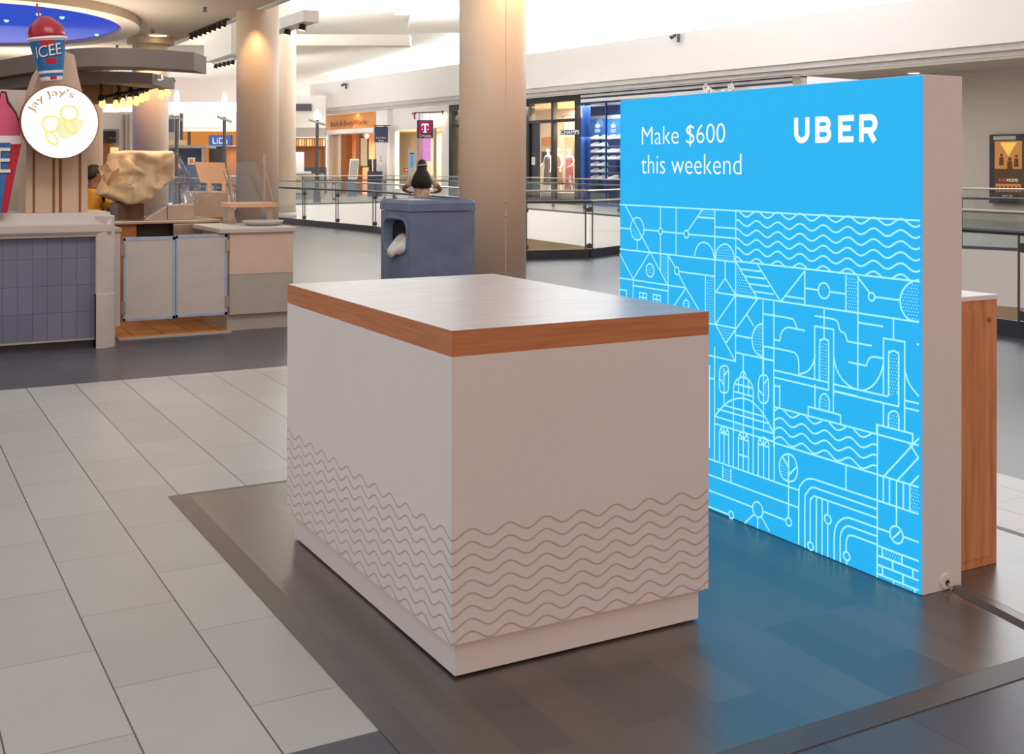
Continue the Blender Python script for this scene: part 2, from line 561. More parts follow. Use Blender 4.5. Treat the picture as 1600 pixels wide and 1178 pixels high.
mb = MB()
Z = FLOOR
mb.face([(-9, 2.855, Z), (4.89, 2.855, Z), (4.89, 8.38, Z), (-9, 8.38, Z)], 0)
mb.face([(-9, -8, Z), (4.89, -8, Z), (4.89, 2.855, Z), (-9, 2.855, Z)], 1)
mb.face([(-30, 8.38, Z), (4.89, 8.38, Z), (4.89, 41, Z), (-30, 41, Z)], 1)
for (x0, y0), (x1, y1) in zip(EDGE, EDGE[1:]):
    if y1 > y0: mb.face([(4.89, y0, Z), (x0, y0, Z), (x1, y1, Z), (4.89, y1, Z)], 1)
# the spur that reaches out to the corner of the glass
mb.f.pop(); 
for i in range(len(mb.f) - 3): mb.f.pop(); 
mb.m = mb.m[:3]
poly = [(4.89, -8)] + EDGE + [(4.89, 41)]
mb.face([(x, y, Z) for x, y in poly], 1)
mb.m = [0, 1, 1, 1]
fl = mb.build('floor', [M['tile_white'], M['tile_dark']], origin=(0, 0, 0))
fl.data.validate(); struct(fl)

# slab edge below the near floor
mb = MB()
for a, b in zip(EDGE, EDGE[1:]):
    d = Vector((b[0] - a[0], b[1] - a[1], 0)).normalized(); n = Vector((d.y, -d.x, 0))
    mb.slab([(a[0], a[1], Z - .9), (b[0], b[1], Z - .9), (b[0], b[1], Z - .002), (a[0], a[1], Z - .002)], n, -.12)
struct(mb.build('trim_1', M['wall_white']))

# far walkway beyond the opening: floor slab with its white edge band
mb = MB()
wl = [wp(u, 9) for u in (2400, 1640, 1300, 1000, 700, 480, 330)]
mb.face([p for p in FAR] + [Vector((p.x, p.y, Z)) for p in wl], 0)
struct(mb.build('floor_2', M['tile_white'], origin=(0, 0, Z)))
mb = MB()
for a, b in zip(FAR, FAR[1:]):
    d = (b - a).normalized(); n = Vector((d.y, -d.x, 0))
    if n.dot(FWD) < 0: n = -n
    mb.slab([a + UP * -1.0, b + UP * -1.0, b + UP * -.003, a + UP * -.003], n, .3)
struct(mb.build('trim_2', M['wall_white']))
# lower level seen under the band
mb = MB()
lo = [p + (p - Vector((0, 0, 0))).normalized() * 5 for p in FAR]
for a, b in zip(lo, lo[1:]):
    mb.slab([Vector((a.x, a.y, -6)), Vector((b.x, b.y, -6)), Vector((b.x, b.y, -1.0)), Vector((a.x, a.y, -1.0))], FWD, .3)
struct(mb.build('wall_lower', M['cream']))
mb = MB()
mb.box((-2, -8, -6.2), (75, 75, -6.0))
struct(mb.build('floor_3', M['wall_greige']))

# ---- right hand storefront wall: fascia, moulding, clerestory
U0, U1 = 484, 2000
mb = MB(); mb.wbox(U0, U1, 4.57, 5.95, 0, .5)
struct(mb.build('wall_right', M['wall_white']))
mb = MB(); mb.wbox(U0, U1, 4.40, 4.565, .12, .6); mb.wbox(U0, U1, 4.27, 4.395, .3, .7)
struct(mb.build('trim_3', M['moulding']))
mb = MB(); mb.wbox(513, U1, 5.951, 12, .25, .45)
struct(mb.build('window_1', M['daylight']))
mb = MB(); mb.wbox(1252, 2000, 4.2, 4.265, .31, 14)
struct(mb.build('ceiling_2', M['wall_greige']))
mb = MB(); mb.wbox(1252, 2000, Z, 4.2, 3.2, 3.5)
struct(mb.build('wall_recess', M['wall_greige']))
mb = MB(); a = wp(1250, .72); b = wp(1250, 3.2)
mb.prism([a.xy, b.xy, (b + EDIR * .3).xy, (a + EDIR * .3).xy], Z, 4.26)
struct(mb.build('wall_return', M['wall_greige']))
# end of the hall
mb = MB(); mb.fbox(-400, 700, Z, 9, 78, .3)
struct(mb.build('wall_back', M['ceiling_white']))

# ---- ceilings
CZ = 4.4
mb = MB()
mb.prism([(-30, 12.5), (6.3, 12.5), (6.3, 60), (-30, 60)], CZ, CZ + .25)
struct(mb.build('ceiling', M['ceiling_beige']))
mb = MB()      # drop face of the low ceiling along the opening
mb.box((6.3, 12.5, CZ - .02), (6.45, 60, CZ + 2.6))
struct(mb.build('trim_4', M['ceiling_white']))
E = [wp(470, .24, 6.3), wp(513, .24, 6.38), wp(600, .24, 6.62), wp(715, .24, 7.0), wp(822, .24, 7.75), wp(925, .24, 8.05)]
mb = MB()
low = [Vector((6.46, 60, 5.9)), Vector((6.46, 46, 5.9)), Vector((6.46, 40, 6.1)), Vector((6.46, 35, 6.5)), Vector((6.46, 31, 6.8)), Vector((6.46, 28, 7.0))]
for i in range(5):
    mb.face([low[i], low[i + 1], E[i + 1], E[i]])
struct(mb.build('ceiling_3', M['ceiling_white']))
mb = MB()     # stepped soffits under the high ceiling
def soff(pts, z, h): mb.prism([at(u, v, d).xy for u, v, d in pts], z, z + h)
soff([(618, 30, 37), (720, 52, 37), (720, 20, 31), (640, 5, 31)], 6.35, .35)
soff([(636, 50, 45), (740, 70, 45), (740, 30, 38), (650, 30, 38)], 6.7, .4)
struct(mb.build('ceiling_4', M['ceiling_white']))
mb = MB()     # cross beam
mb.fbox(268, 640, 5.0, 5.32, 33.5, .6)
struct(mb.build('trim_5', M['ceiling_white']))

# oval cove in the low ceiling with a stepped ring round it
tipR, top_, bot_ = pz(176, 43, CZ), pz(0, 11, CZ), pz(0, 62, CZ)
cc = pz(-40, 30, CZ); cc.z = CZ
ax = (tipR - cc); ax.z = 0
ay = Vector((-ax.y, ax.x, 0)).normalized() * 3.9
def oval(k, z, n=72, dy=0): return [Vector((cc.x, cc.y, z)) + ax * math.cos(2 * math.pi * i / n) * k + ay * math.sin(2 * math.pi * i / n) * (k + dy) for i in range(n)]
mb = MB()
mb.rings([oval(1.15, CZ - .002), oval(1.15, CZ - .16), oval(1.02, CZ - .16), oval(1.02, CZ - .005)], 0, cap=False)
struct(mb.build('trim_6', M['ceiling_beige'], smooth=False))
mb = MB()
mb.rings([oval(1.0, CZ - .09), oval(.8, CZ - .03), oval(.4, CZ - .012)], 0)
cov = thing('cove_light', 'oval blue lit cove in the low ceiling above the snack stand', 'ceiling light', (cc.x, cc.y, CZ - .1))
mb.build('blue_dome', M['cove_blue'], cov, smooth=True)
for u, v in ((10, 32), (97, 27), (151, 54), (60, 22), (-30, 40)):
    mb = MB(); p = pz(u, v, CZ - .1); mb.ball((p.x, p.y, CZ - .09), .05, 8); mb.build('star_lamp', M['star'], cov)

# ---- added fill lights of the hall, with no visible fixtures
area_light('fascia_fill', (15.5, 23.0, 9.6), (8, 9), 600, (.97, .985, 1), tuple((NDIR * 1.0 + EDIR * .6 - UP * .3).to_track_quat('-Z', 'Y').to_euler()))  # unseen fill added to brighten the white fascia
area_light('fascia_fill', (13.5, 9.0, 9.0), (8, 14), 130, (1, .98, .95), tuple((NDIR * .9 + EDIR * .3 - UP * .4).to_track_quat('-Z', 'Y').to_euler()))  # second fascia fill, likewise added without a fixture
area_light('far_hall_fill', at(470, CY, 68) + UP * 7.2, (14, 8), 2500, (1, .97, .92))  # added fill that lifts the dark far hall and end wall
area_light('gallery_fill', at(290, 190, 51), (12, 1), 420, (1, .98, .95), tuple((FWD + UP * .25).to_track_quat('-Z', 'Y').to_euler()))  # added fill aimed at the far gallery wall, no lamp there
area_light('high_ceiling_fill', at(520, CY, 36) + UP * 4.0, (7, 5), 2000, (1, .98, .97), (math.pi, 0, 0))  # hidden upward fill added to lighten the high ceiling
for x_, y_, z_, p_ in ((2.5, 14.5, 2.72, 115), (2.0, 22.0, 2.9, 170), (3.5, 31.0, 2.9, 210)):     # upward fill added to lighten the low ceiling
    area_light('low_ceiling_fill', (x_, y_, z_), (5, 3), p_, (1, .93, .85), (math.pi, 0, 0))
area_light('stand_fill', (1.8, 6.6, 4.5), (3.5, 1.2), 80, (1, .93, .86), tuple((Vector((.15, 1, -.2))).to_track_quat('-Z', 'Y').to_euler()))  # unseen fill added for the stand fronts and wide column

# ================================================================== WHITE DISPLAY COUNTER
NX, NY, LX, LY = 1.478, 2.981, .943, 1.49
ZT, ZW, ZB, INS = 1.0218, .9453, .1097, .0231
kc = thing('display_counter', 'white display counter with walnut top and grey wave lines near its foot', 'counter', (NX + LX / 2, NY + LY / 2, 0))
mb = MB(); mb.box((NX, NY, ZB), (NX + LX, NY + LY, ZW))
PER, AMP = .1275, .013
def waves(fr, length, phase):
    for k in range(9):
        zm = .426 - .0375 * k
        pts = []; n = int(length / .004)
        for i in range(n + 1):
            x = length * i / n
            z = zm - AMP * math.cos(2 * math.pi * (x - phase) / PER)
            if z > ZB + .003: pts.append((x, z))
            elif len(pts) > 1: mb.ribbon(fr, pts, .0042, 1); pts = []
        if len(pts) > 1: mb.ribbon(fr, pts, .0042, 1)
waves((Vector((NX, NY - .0006, 0)), Vector((1, 0, 0)), UP), LX, 0)
waves((Vector((NX - .0006, NY, 0)), Vector((0, 1, 0)), UP), LY, 0)
mb.build('body', [M['white_lam'], M['wave_grey']], kc)
for fx in (NX + .12, NX + LX - .12):
    for fy in (NY + .12, NY + LY - .12):
        mb = MB(); mb.cyl((fx, fy, .0005), (fx, fy, .008), .03, n=14); mb.build('foot', M['black'], kc)
mb = MB(); mb.box((NX + INS, NY + INS, .008), (NX + LX - INS, NY + LY - INS, ZB))
mb.build('plinth', M['white_lam'], kc)
mb = MB(); mb.box((NX, NY, ZW), (NX + LX, NY + LY, ZT - .0012))
ct = mb.build('countertop', M['wood_edge'], kc)
lbl(ct, 'walnut countertop')
mb = MB(); mb.box((NX, NY, ZT - .0012), (NX + LX, NY + LY, ZT))
lbl(mb.build('top_laminate', M['wood_top'], ct), 'glossy walnut top surface')

# ================================================================== PLATFORM
PX0, PX1, PY0, PY1 = 1.2, 4.165, 2.23, 5.33
pf = thing('display_platform', 'low dark plank platform under the white counter and blue sign', 'platform', ((PX0 + PX1) / 2, (PY0 + PY1) / 2, FLOOR))
mb = MB(); RB = .075
mb.box((PX0 + RB, PY0 + RB, FLOOR), (PX1 - RB, PY1 - RB, 0))
mb.build('deck', M['deck'], pf)
mb = MB()
o_ = [(PX0, PY0), (PX1, PY0), (PX1, PY1), (PX0, PY1)]
i_ = [(PX0 + RB, PY0 + RB), (PX1 - RB, PY0 + RB), (PX1 - RB, PY1 - RB), (PX0 + RB, PY1 - RB)]
for k in range(4):
    j = (k + 1) % 4
    mb = MB()
    A, B, C_, D = o_[k], o_[j], i_[j], i_[k]
    mb.rings([[Vector((*A, FLOOR)), Vector((*A, FLOOR + .003)), Vector((*D, -.0004)), Vector((*D, FLOOR))],
              [Vector((*B, FLOOR)), Vector((*B, FLOOR + .003)), Vector((*C_, -.0004)), Vector((*C_, FLOOR))]])
    mb.build('edge_ramp', M['deck_edge'], pf)

# ================================================================== BLUE LIGHT BOX SIGN
SX, SY, SL, SZ, ST = 3.2116, 2.8016, 1.8359, 1.8213, .2108
sg = thing('light_box_sign', 'tall backlit blue sign in a white box standing behind the white counter', 'sign', (SX + ST / 2, SY + SL / 2, 0))
mb = MB(); mb.box((SX + .012, SY, .0005), (SX + ST, SY + SL, SZ))
mb.build('cabinet', M['white_lam'], sg, bevel=.002)
mb = MB(); mb.box((SX, SY + .0015, .004), (SX + .012, SY + SL - .0015, SZ - .002))
face = mb.build('lit_face', M['sign_blue'], sg, bevel=.006, seg=3)
lbl(face, 'backlit blue fabric face')
FR = (Vector((SX - .0012, SY + SL, 0)), Vector((0, -1, 0)), UP)
ART = """
L 4.6 131.4 38.2 96
L 0.3 119.7 10 119.7
L 20 119.8 31.6 119.8
L 34.6 119.6 50.8 119.6
L 54.3 119.4 86.1 119.4
O 15 120 5.4
O 33.3 119.8 1.5
O 52.6 119.4 1.7
L 33.3 131.1 33.3 121.4
L 33.3 118.2 33.3 101.5
L 45.1 130.8 45.1 109.8
L 53.7 121 64 131
D 64 131 72.2 130.8 72.2 127.2 60.9 127.3
L 60.9 127.3 72.2 127.3
L 72.4 131 72.4 81.8
L 72.4 71.7 72.4 22.8
L 86.1 130.9 86.1 67.4
L 72.3 123.6 86.1 123.6
L 0.3 107.2 11.8 95.7 24.8 109.3
L 0.3 95.3 11.8 95.3 38.2 95.3 52.3 95.3
L 11.7 92.6 39.2 92.6
L 11.7 95.7 11.7 85.1
L 39.2 109.1 39.2 85.1
D 33.6 109.3 38.6 109 38.5 97 33.6 101.6
O 25.3 101 3.1
D 22.7 102.2 25.3 103.6 27.7 102.1 27.7 100.1 25.3 98.3 22.7 99.9
D 11.5 121.1 17.5 117.3 19.3 116.9 17.5 115.2 15 114.8 12.2 116.5 10.7 118.5
L 0.3 89.7 6.3 89.7 6.3 86.1 0.3 86.1 0.3 89.7
L 16.9 89.8 22.7 89.8 22.7 85.8 16.9 85.8 16.9 89.8
L 19.9 89.9 19.9 85.7
L 16.9 87.7 22.7 87.7
L 27.8 89.9 33.4 89.9 33.4 85.9 27.8 85.9 27.8 89.9
L 30.5 90 30.5 85.8
L 27.8 87.9 33.4 87.9
L 15 115.1 15 109.7
L 39.2 109.1 44.7 103.7
O 45.7 102.4 1.7
L 47.1 101.1 52.3 95.2 62.3 85.8
L 52.3 95.2 42.8 85.5
L 47.6 102.2 66.2 102.2 72.1 102.2
O 52.6 87.8 2.1
D 51.1 88.6 52.6 89.4 54.2 88.7 54.2 86.9 51.1 86.5
L 66.1 102.1 66.1 85.7
D 67.2 101.3 71.5 101.4 71.4 82.1 67.1 82
S 58.6 110 59.2 112.7 61.4 115.4 65 116.5 68.6 115.5 70.8 113.4 72 110.1
S 73 109.6 73.4 112.8 75.5 115.3 79.1 116.6 82.3 115.7 84.6 113.2 85.4 109.8
D 73.3 109.9 73.9 112.8 75.8 114.8 79.1 116.2 82.2 115.3 84.3 113 85 110.1
L 79.3 109.7 79.3 102
L 73.1 95.5 79.3 102 86.1 95.6
L 73.1 95.3 86.1 95.3 99.9 95.3
L 99.9 95.4 79.9 74.3
L 86.1 95.4 73 81.6
L 68.3 81.4 73 81.4 86 81.4
D 73.5 80.8 85.6 80.3 79.9 74.7
L 73 81.4 86 67.4 68 67.4
L 93.2 88 97.5 83.8
S 103.2 85.4 99.9 84.3 97.5 81.7 96.5 78.3 97.4 74.5 99.8 72.5 103.1 71.8
D 102.9 84.9 100.1 84 98 81.6 97.1 78.4 98 74.9 100.1 72.9 102.9 72.4
L 86.3 78.5 96.5 78.5
L 103.1 95 103.1 64.2
L 109.6 95 109.6 36.2
L 103.6 89.5 109.6 89.5
L 103.5 76.2 109.6 76.2
L 86.3 71.2 109.6 71.2
L 69 63.3 69 27.2
L 68.2 57.6 72.4 57.6
L 91 71.1 91 64.1
S 78.8 64.5 76.5 63.4 75.7 61.3 75.6 58.2 75.7 54.8 76.6 53 78.7 52.8 80.9 53.6 81.6 55.7 81.7 59.2 81.6 62.6 80.9 64.3 78.8 64.5
D 78.3 63.9 76.7 62.9 76 61 76 58.6 78.3 56.6
L 78.7 63.1 78.7 48.3
L 78.7 60.1 81.1 62.7
L 75.9 58.4 78.7 56
S 103.5 64.5 101.4 63.5 100.6 61.3 100.4 58.3 100.5 54.9 101.4 53.2 103.5 52.8 105.6 53.8 106.4 55.9 106.5 59.2 106.4 62.3 105.6 64.2 103.5 64.5
D 104 60.4 106 63 106.2 59.3 106 55.9 105.2 54.2 104 53.6
L 103.5 76.2 103.5 41.9
L 103.5 60.6 105.9 63.2
L 100.6 57.9 103.5 55.8
S 88.9 60.9 89.6 62.8 91 64.1 92.4 63 93 60.9
L 84.8 56 84.8 22.1
L 97.3 56.2 97.3 22.5
S 84.9 56 85.7 58.4 87.9 60.4 91.2 61.5 94.5 60.9 96.6 58.9 97.4 56.2
L 85.7 57.9 96.3 57.9
L 84.9 54.5 97.4 54.5
L 88.1 60.2 88.1 54.5
L 94.3 60.8 94.3 54.6
L 91.2 64.1 91.2 38.4
S 72.7 41.7 76.4 45.4 81.6 49.5 86.7 51.7 91.2 52.6 96.1 52.3 101.4 49.9 105.2 46.8 109.5 41.8
L 78 47.5 104 47.5
L 74.3 45.1 106.3 45.1
L 72.7 41.6 109.5 41.6
L 72.7 38.4 109.5 38.4
D 91.7 47.2 96.9 47.2 96.9 45.1 91.7 45
D 85.3 41.2 90.8 41.3 90.8 39.2 85.3 39.1
D 104.2 44 108 44.3 109.3 42.1 104.2 41.9
L 75.8 22.9 75.8 35.5
L 81.8 23 81.8 35.4
S 75.9 35.5 76.6 37.2 78.7 38.5 80.9 37.8 81.9 35.4
L 75.9 35.3 81.9 35.3
L 78.7 38.5 78.7 22.7
L 78.7 35.3 76.5 37
L 78.7 35.3 81 37.4
L 88.1 22.4 88.1 35.7
L 94.3 22.5 94.3 35.9
S 88.1 35.7 88.9 37.4 91.1 38.7 93.3 38 94.3 35.9
L 88.1 35.4 94.3 35.4
L 91.1 38.7 91.1 22.4
L 91.1 35.4 89 37.2
L 91.1 35.4 93.4 37.7
L 88.1 28.6 94.3 28.6
L 100.4 22.4 100.4 35.9
L 106.8 22.6 106.8 36.2
S 100.4 35.9 101.1 37.7 103.6 38.9 105.9 38.3 106.8 36.2
L 100.4 35.5 106.8 35.5
L 103.6 38.9 103.6 22.4
L 103.6 35.5 101.5 37.5
L 103.6 35.5 105.7 38
L 68.1 22.3 123.9 22.3
L 68 15.4 123.9 15.4
L 68 8.6 97.2 8.6
L 103.1 8.5 116.6 8.5
L 68 1.5 81.4 1.5
O 83.5 1.8 1.5
O 100.1 8.4 3.1
L 97.9 5.9 92 0.6
L 100.1 5.3 100.1 0.6
L 102.2 6.2 107.3 1.4
O 118.3 8.3 1.6
L 118.2 34.9 118.2 9.8
L 77.9 21.4 77.9 16.2
L 83.3 21.3 83.3 15.8
D 78.2 21.1 83.1 21.1 83.1 16.1 78.2 16.2
S 118.1 35.4 114.8 33.8 113.1 30.9 113.1 27.8 114.8 25 118.1 24.4 121.5 25.7 123.1 28.9 122.8 31.9 121.1 34.7 118.1 35.4
D 117.5 33.2 117.5 24.7 115 25.3 113.6 27.9 113.6 31 115.1 33.3
L 114.8 33.4 118.1 30.1
L 122.6 31.1 118.1 26.8
L 109.9 61.5 109.9 22.2
L 113.1 62.1 113.1 53
L 110 61.2 113.1 61.2
L 110 52.6 183 52.6
L 129.1 53 129.1 56.2 146.1 56.2 146.1 52.9
L 132.7 65.5 132.7 56.3
L 142.4 67.2 142.4 56.2
S 135.2 56 135.2 59.7 136.1 61.7 137.8 62.7 139.5 62.1 140.3 60.2 140.2 56.2
D 135.6 56.5 135.7 59.8 137.8 62.3 139.9 60.2 139.8 56.4
L 132.5 67.1 132.5 88 142.5 88 142.5 62.5
S 135.1 67.2 135.2 81.6 135.8 83 137.3 83.8 139 83.4 139.9 81.6 139.9 64.7
D 135.5 68.3 135.5 81.5 137.5 83.4 139.6 81.6 139.5 68.3
L 137.5 95 137.5 83.8
L 167 67.6 167 87.9 176.7 87.9 176.7 68.8
S 169.4 67.4 169.4 82.1 170.1 83.3 171.6 84 173.3 83.5 174 82.2 173.9 68.2
D 169.7 67.8 169.8 82 171.6 83.7 173.7 82.1 173.6 68.5
L 171.6 95.2 171.6 88
L 167 64.2 167 56.4
L 176.7 73.1 176.7 56.4
L 174 72.6 174 64.6
S 169.3 56.4 169.3 59.9 170 61.6 171.8 62.5 173.4 62.2 174.1 60.5 174.1 56.4
D 169.7 56.9 169.7 59.9 171.8 62 173.8 60.4 173.8 56.7
L 163.8 52.2 163.8 56.1 180.3 56.1 180.3 52.4
S 132.8 77.2 131.6 73.3 128.6 69.9 123.8 67.9
S 142.6 77.7 143.8 73.6 146.9 69.8 151.2 67.7 154.7 67.2 158.1 67.7 162.2 70.2 165.5 74.6 167 78.9
S 176.9 77.4 179 73.1 183 69.7
L 109.9 67.4 139.7 67.4
L 109.9 64.5 140.1 64.5
L 142.8 67.2 154.7 67.2 169.2 67.2
L 142.8 64.7 154.7 64.7
L 142.7 64.5 174 64.5
L 177 67.2 183 67.2
L 176.9 64.6 183 64.6
L 103.6 89.5 109.4 89.5
S 109.4 89.5 119.5 89.4 121.4 88.5 122.7 85.9
S 109.7 79.8 113 79.9 113.5 82 115 84.3 117.5 85.7 120.9 85.7 127.2 85.6
S 103.7 76.3 119.4 76.3 122.4 75.5 123.8 73.1 123.8 68
L 103.7 71.1 109.4 71.1
S 132.4 92 141.6 91.9 144.5 91 145.8 88 148.2 87.1 149.5 84.4
L 149.5 84.4 161.5 84.4
L 154.7 109.2 154.7 67.3
L 154.8 92.1 166.8 92.1
L 150 76.7 158.9 76.7
S 158.9 76.7 159.8 79 161.9 80.4 166.8 80.6
L 182 87.8 183 87.8
L 127.1 109.1 127.1 95.5
L 127.1 102.2 134.4 102.2
O 137.4 102.2 3
L 140.3 102.1 148.7 102.1
L 148.7 109.1 148.7 95.3
D 149.4 108.6 154 108.7 154 95.8 149.3 95.7
L 154.4 109.1 160.3 103.7
O 161.3 102.3 1.5
L 162.8 102.4 174.6 102.4
S 183 110.3 180.7 109.8 177.6 108 175.4 105.3 174.6 102.5 175.2 99.3 177.4 96.7 180.2 95.7 183 95.8
D 183 109.9 180.7 109.4 178 107.6 175.9 105.1 175.1 102.6 175.7 99.6 177.7 97.2 180.2 96.1 182.9 96.2
L 86.4 109.3 99.6 95.6
L 99.6 109.5 113.5 95.5 127.1 109
L 88.8 106.7 101.7 106.7
L 91.5 103.9 104.3 103.9
L 94.2 101 106.9 101
L 96.9 98.1 109.5 98.1
D 86.6 107.8 86.5 95.7 98.7 95.7
L 116.5 98 127.1 98
L 86 95.6 183 95.6
L 86 109.8 183 109.8
L 0.3 109.4 24.8 109.4 72.1 109.4 86.1 109.4
L 164.2 56 164.2 0.6
L 109.9 38 163.7 38 183 38
L 148.9 37.5 148.9 28.7
S 124 1 124.1 21.3 125.1 24.7 128 27.5 131.6 28.6
L 131.6 28.6 163.7 28.6 183 28.6
S 127.4 0.6 127.4 19.5 128.3 22.2 130.5 24.8 133.6 25.6
L 133.6 25.4 163.9 25.4
S 130.3 3.6 130.3 18.8 130.9 20.8 132.4 22.1 134.1 22.2
L 134.1 22.2 163.9 22.2
O 130.5 2.2 1.5
L 133.6 22 133.6 0.6
L 136.6 22.1 136.6 0.6
L 139.6 22.1 139.6 16.8
O 139.6 15.1 1.7
L 139.6 13.3 139.6 0.7
S 143 0.6 143 9.9 144.3 14.4 147.2 17.3 150.3 18.6
L 150.3 18.6 163.7 18.6 170.1 18.6
O 173.1 18.6 3
L 176.2 18.8 183 18.8
S 146.1 0.6 146.1 10.1 147.2 13.1 149.3 15.1 151.7 15.5
L 151.7 15.5 163.8 15.5
S 149.1 5.6 149.1 9.3 149.9 11.4 151.2 12.2 153.1 12.5
L 153.1 12.5 164.1 12.5
O 149.3 3.9 1.6
L 149.3 2.2 149.3 0.6
L 173.1 37.6 173.1 21.7
L 171.5 16.9 174.8 20.3
L 166.9 37.7 183 55.1
L 178.6 52.7 183 48
L 173.3 37.9 183 48.4
L 179.4 38.1 183 42.1
L 167 37.6 167 28.9
L 169.9 37.7 169.9 28.8
L 176.2 37.7 176.2 28.9
L 179.1 37.7 179.1 28.8
D 179.6 37.4 183 37.6 183 29.1 179.6 29
L 164.1 12.2 183 12.2
L 164.1 8.7 183 8.7
L 164.1 5.4 183 5.4
L 164.1 2 183 2
L 166.6 11.9 166.6 8.7
L 175.6 12.1 175.6 8.9
L 171.4 8.5 171.4 5.6
L 180.5 8.8 180.5 5.9
L 166.7 5 166.7 1.9
L 176.1 5.3 176.1 2.3
L 171.8 1.9 171.8 0.6
L 181.3 2.2 181.3 0.6
D 167 11.6 175.5 11.9 175.5 9.2 167 8.8
D 164.3 4.8 166.4 4.9 166.4 2.1 164.3 1.9
D 172.2 1.6 180.5 2 180.5 0.6 173.7 0.6
"""
def catmull(P, n=6):
    Q = []
    for i in range(len(P) - 1):
        p0, p1, p2, p3 = P[max(i - 1, 0)], P[i], P[i + 1], P[min(i + 2, len(P) - 1)]
        for k in range(n):
            t = k / n
            Q.append(tuple(.5 * (2 * p1[j] + (p2[j] - p0[j]) * t + (2 * p0[j] - 5 * p1[j] + 4 * p2[j] - p3[j]) * t * t + (3 * p1[j] - p0[j] - 3 * p2[j] + p3[j]) * t ** 3) for j in (0, 1)))
    Q.append(P[-1])
    return Q
def inside(p, P):
    c = False
    for i in range(len(P)):
        a, b = P[i], P[i - 1]
        if (a[1] > p[1]) != (b[1] > p[1]) and p[0] < (b[0] - a[0]) * (p[1] - a[1]) / (b[1] - a[1]) + a[0]: c = not c
    return c
mb = MB(); LW = .0066
for ln in ART.strip().split('\n'):
    w = ln.split(); t = w[0]; n = [float(x) / 100 for x in w[1:]]
    if t == 'O':
        mb.ribbon(FR, [(n[0] + n[2] * math.cos(a * math.pi / 14), n[1] + n[2] * math.sin(a * math.pi / 14)) for a in range(29)], LW)
        continue
    P = [(n[i], n[i + 1]) for i in range(0, len(n), 2)]
    if t == 'L': mb.ribbon(FR, P, LW)
    elif t == 'S': mb.ribbon(FR, catmull(P), LW)
    else:
        x0, x1 = min(p[0] for p in P), max(p[0] for p in P); y0, y1 = min(p[1] for p in P), max(p[1] for p in P)
        st = .0118; r = .0024
        j = 0; y = y0 + st * .4
        while y < y1:
            x = x0 + st * (.3 + .5 * (j % 2))
            while x < x1:
                if inside((x, y), P): mb.flat(FR, [(x + r * math.cos(a * math.pi / 3), y + r * math.sin(a * math.pi / 3)) for a in range(6)])
                x += st
            y += st; j += 1
def wavefield(s0, s1, z0, z1, crest, per, zm, step, n, amp):
    for k in range(n):
        pts = []; m = int((s1 - s0) / .004)
        for i in range(m + 1):
            s = s0 + (s1 - s0) * i / m
            z = zm - step * k + amp * math.cos(2 * math.pi * (s - crest) / per)
            if z0 <= z <= z1: pts.append((s, z))
            else:
                if len(pts) > 1: mb.ribbon(FR, pts, LW)
                pts = []
        if len(pts) > 1: mb.ribbon(FR, pts, LW)
wavefield(.861, 1.834, 1.095, 1.314, .992, .1262, 1.3005, .0393, 6, .0125)
wavefield(1.10, 1.638, .375, .523, 1.26, .1235, .514, .0385, 4, .0122)
mb.ribbon(FR, [(0.002, 1.311), (1.834, 1.311)], LW)
# the part of the drawing that stands behind the white counter
wavefield(.003, .655, .375, .523, .10, .1235, .514, .0385, 4, .0122)
for P in ([(.003, .523), (.655, .523)], [(.003, .375), (.655, .375)], [(.117, .523), (.117, .85)], [(.392, .523), (.392, .85)], [(.52, .523), (.52, .845)], [(.003, .66), (.655, .66)]):
    mb.ribbon(FR, P, LW)
for ln in ART.strip().split('\n'):
    w = ln.split(); n = [float(x) / 100 for x in w[1:]]
    if w[0] == 'O':
        if 1.12 < n[0] < 1.62 and n[1] < .33: mb.ribbon(FR, [(n[0] - 1.08 + n[2] * math.cos(a * math.pi / 14), n[1] + n[2] * math.sin(a * math.pi / 14)) for a in range(29)], LW)
    elif w[0] in 'LS':
        P = [(min(n[i], 1.70) - 1.08, n[i + 1]) for i in range(0, len(n), 2)]
        if min(p[0] for p in P) > .03 and max(p[1] for p in P) < .37 and min(n[0::2]) < 1.62: mb.ribbon(FR, catmull(P) if w[0] == 'S' else P, LW)
la = mb.build('line_artwork', M['sign_line'], sg)
lbl(la, 'pale line drawing of houses, bridge, dome and waves')
mb = MB(); FR2 = (FR[0] - Vector((.0006, 0, 0)), FR[1], FR[2])
text_into(mb, 'Make $600', FR2[0] + FR2[1] * .187 + UP * 1.587, FR2[1], UP, .605, .098, align='L', thin=.012)
lbl(mb.build('slogan_line', M['sign_text'], sg), 'upper line of white slogan lettering')
mb = MB()
text_into(mb, 'this weekend', FR2[0] + FR2[1] * .183 + UP * 1.464, FR2[1], UP, .714, .088, align='L', thin=.012)
lbl(mb.build('slogan_line', M['sign_text'], sg), 'lower line of white slogan lettering')
mb = MB(); w_ = .0225
def let(x, pts): mb.ribbon(FR2, [(x + a, 1.601 + b) for a, b in pts], w_)
h = .079; e = w_ / 2
arc = lambda cx, cy, r, a0, a1, n=10: [(cx + r * math.cos(math.radians(a0 + (a1 - a0) * i / n)), cy + r * math.sin(math.radians(a0 + (a1 - a0) * i / n))) for i in range(n + 1)]
bw = .062
let(1.211 + e, [(0, h + e)] + arc(bw / 2, bw / 2, bw / 2, 180, 360, 14) + [(bw, h + e)])
bx = 1.327 + e
let(bx, [(0, h + 0)] + arc(.04, h - .0185, .0185, 90, -90) + [(0, h - .037)])
let(bx, [(0, h - .037)] + arc(.041, (h - .037) / 2, (h - .037) / 2, 90, -90) + [(0, 0)])
let(bx, [(0, -e), (0, h + e)])
ex = 1.447 + e
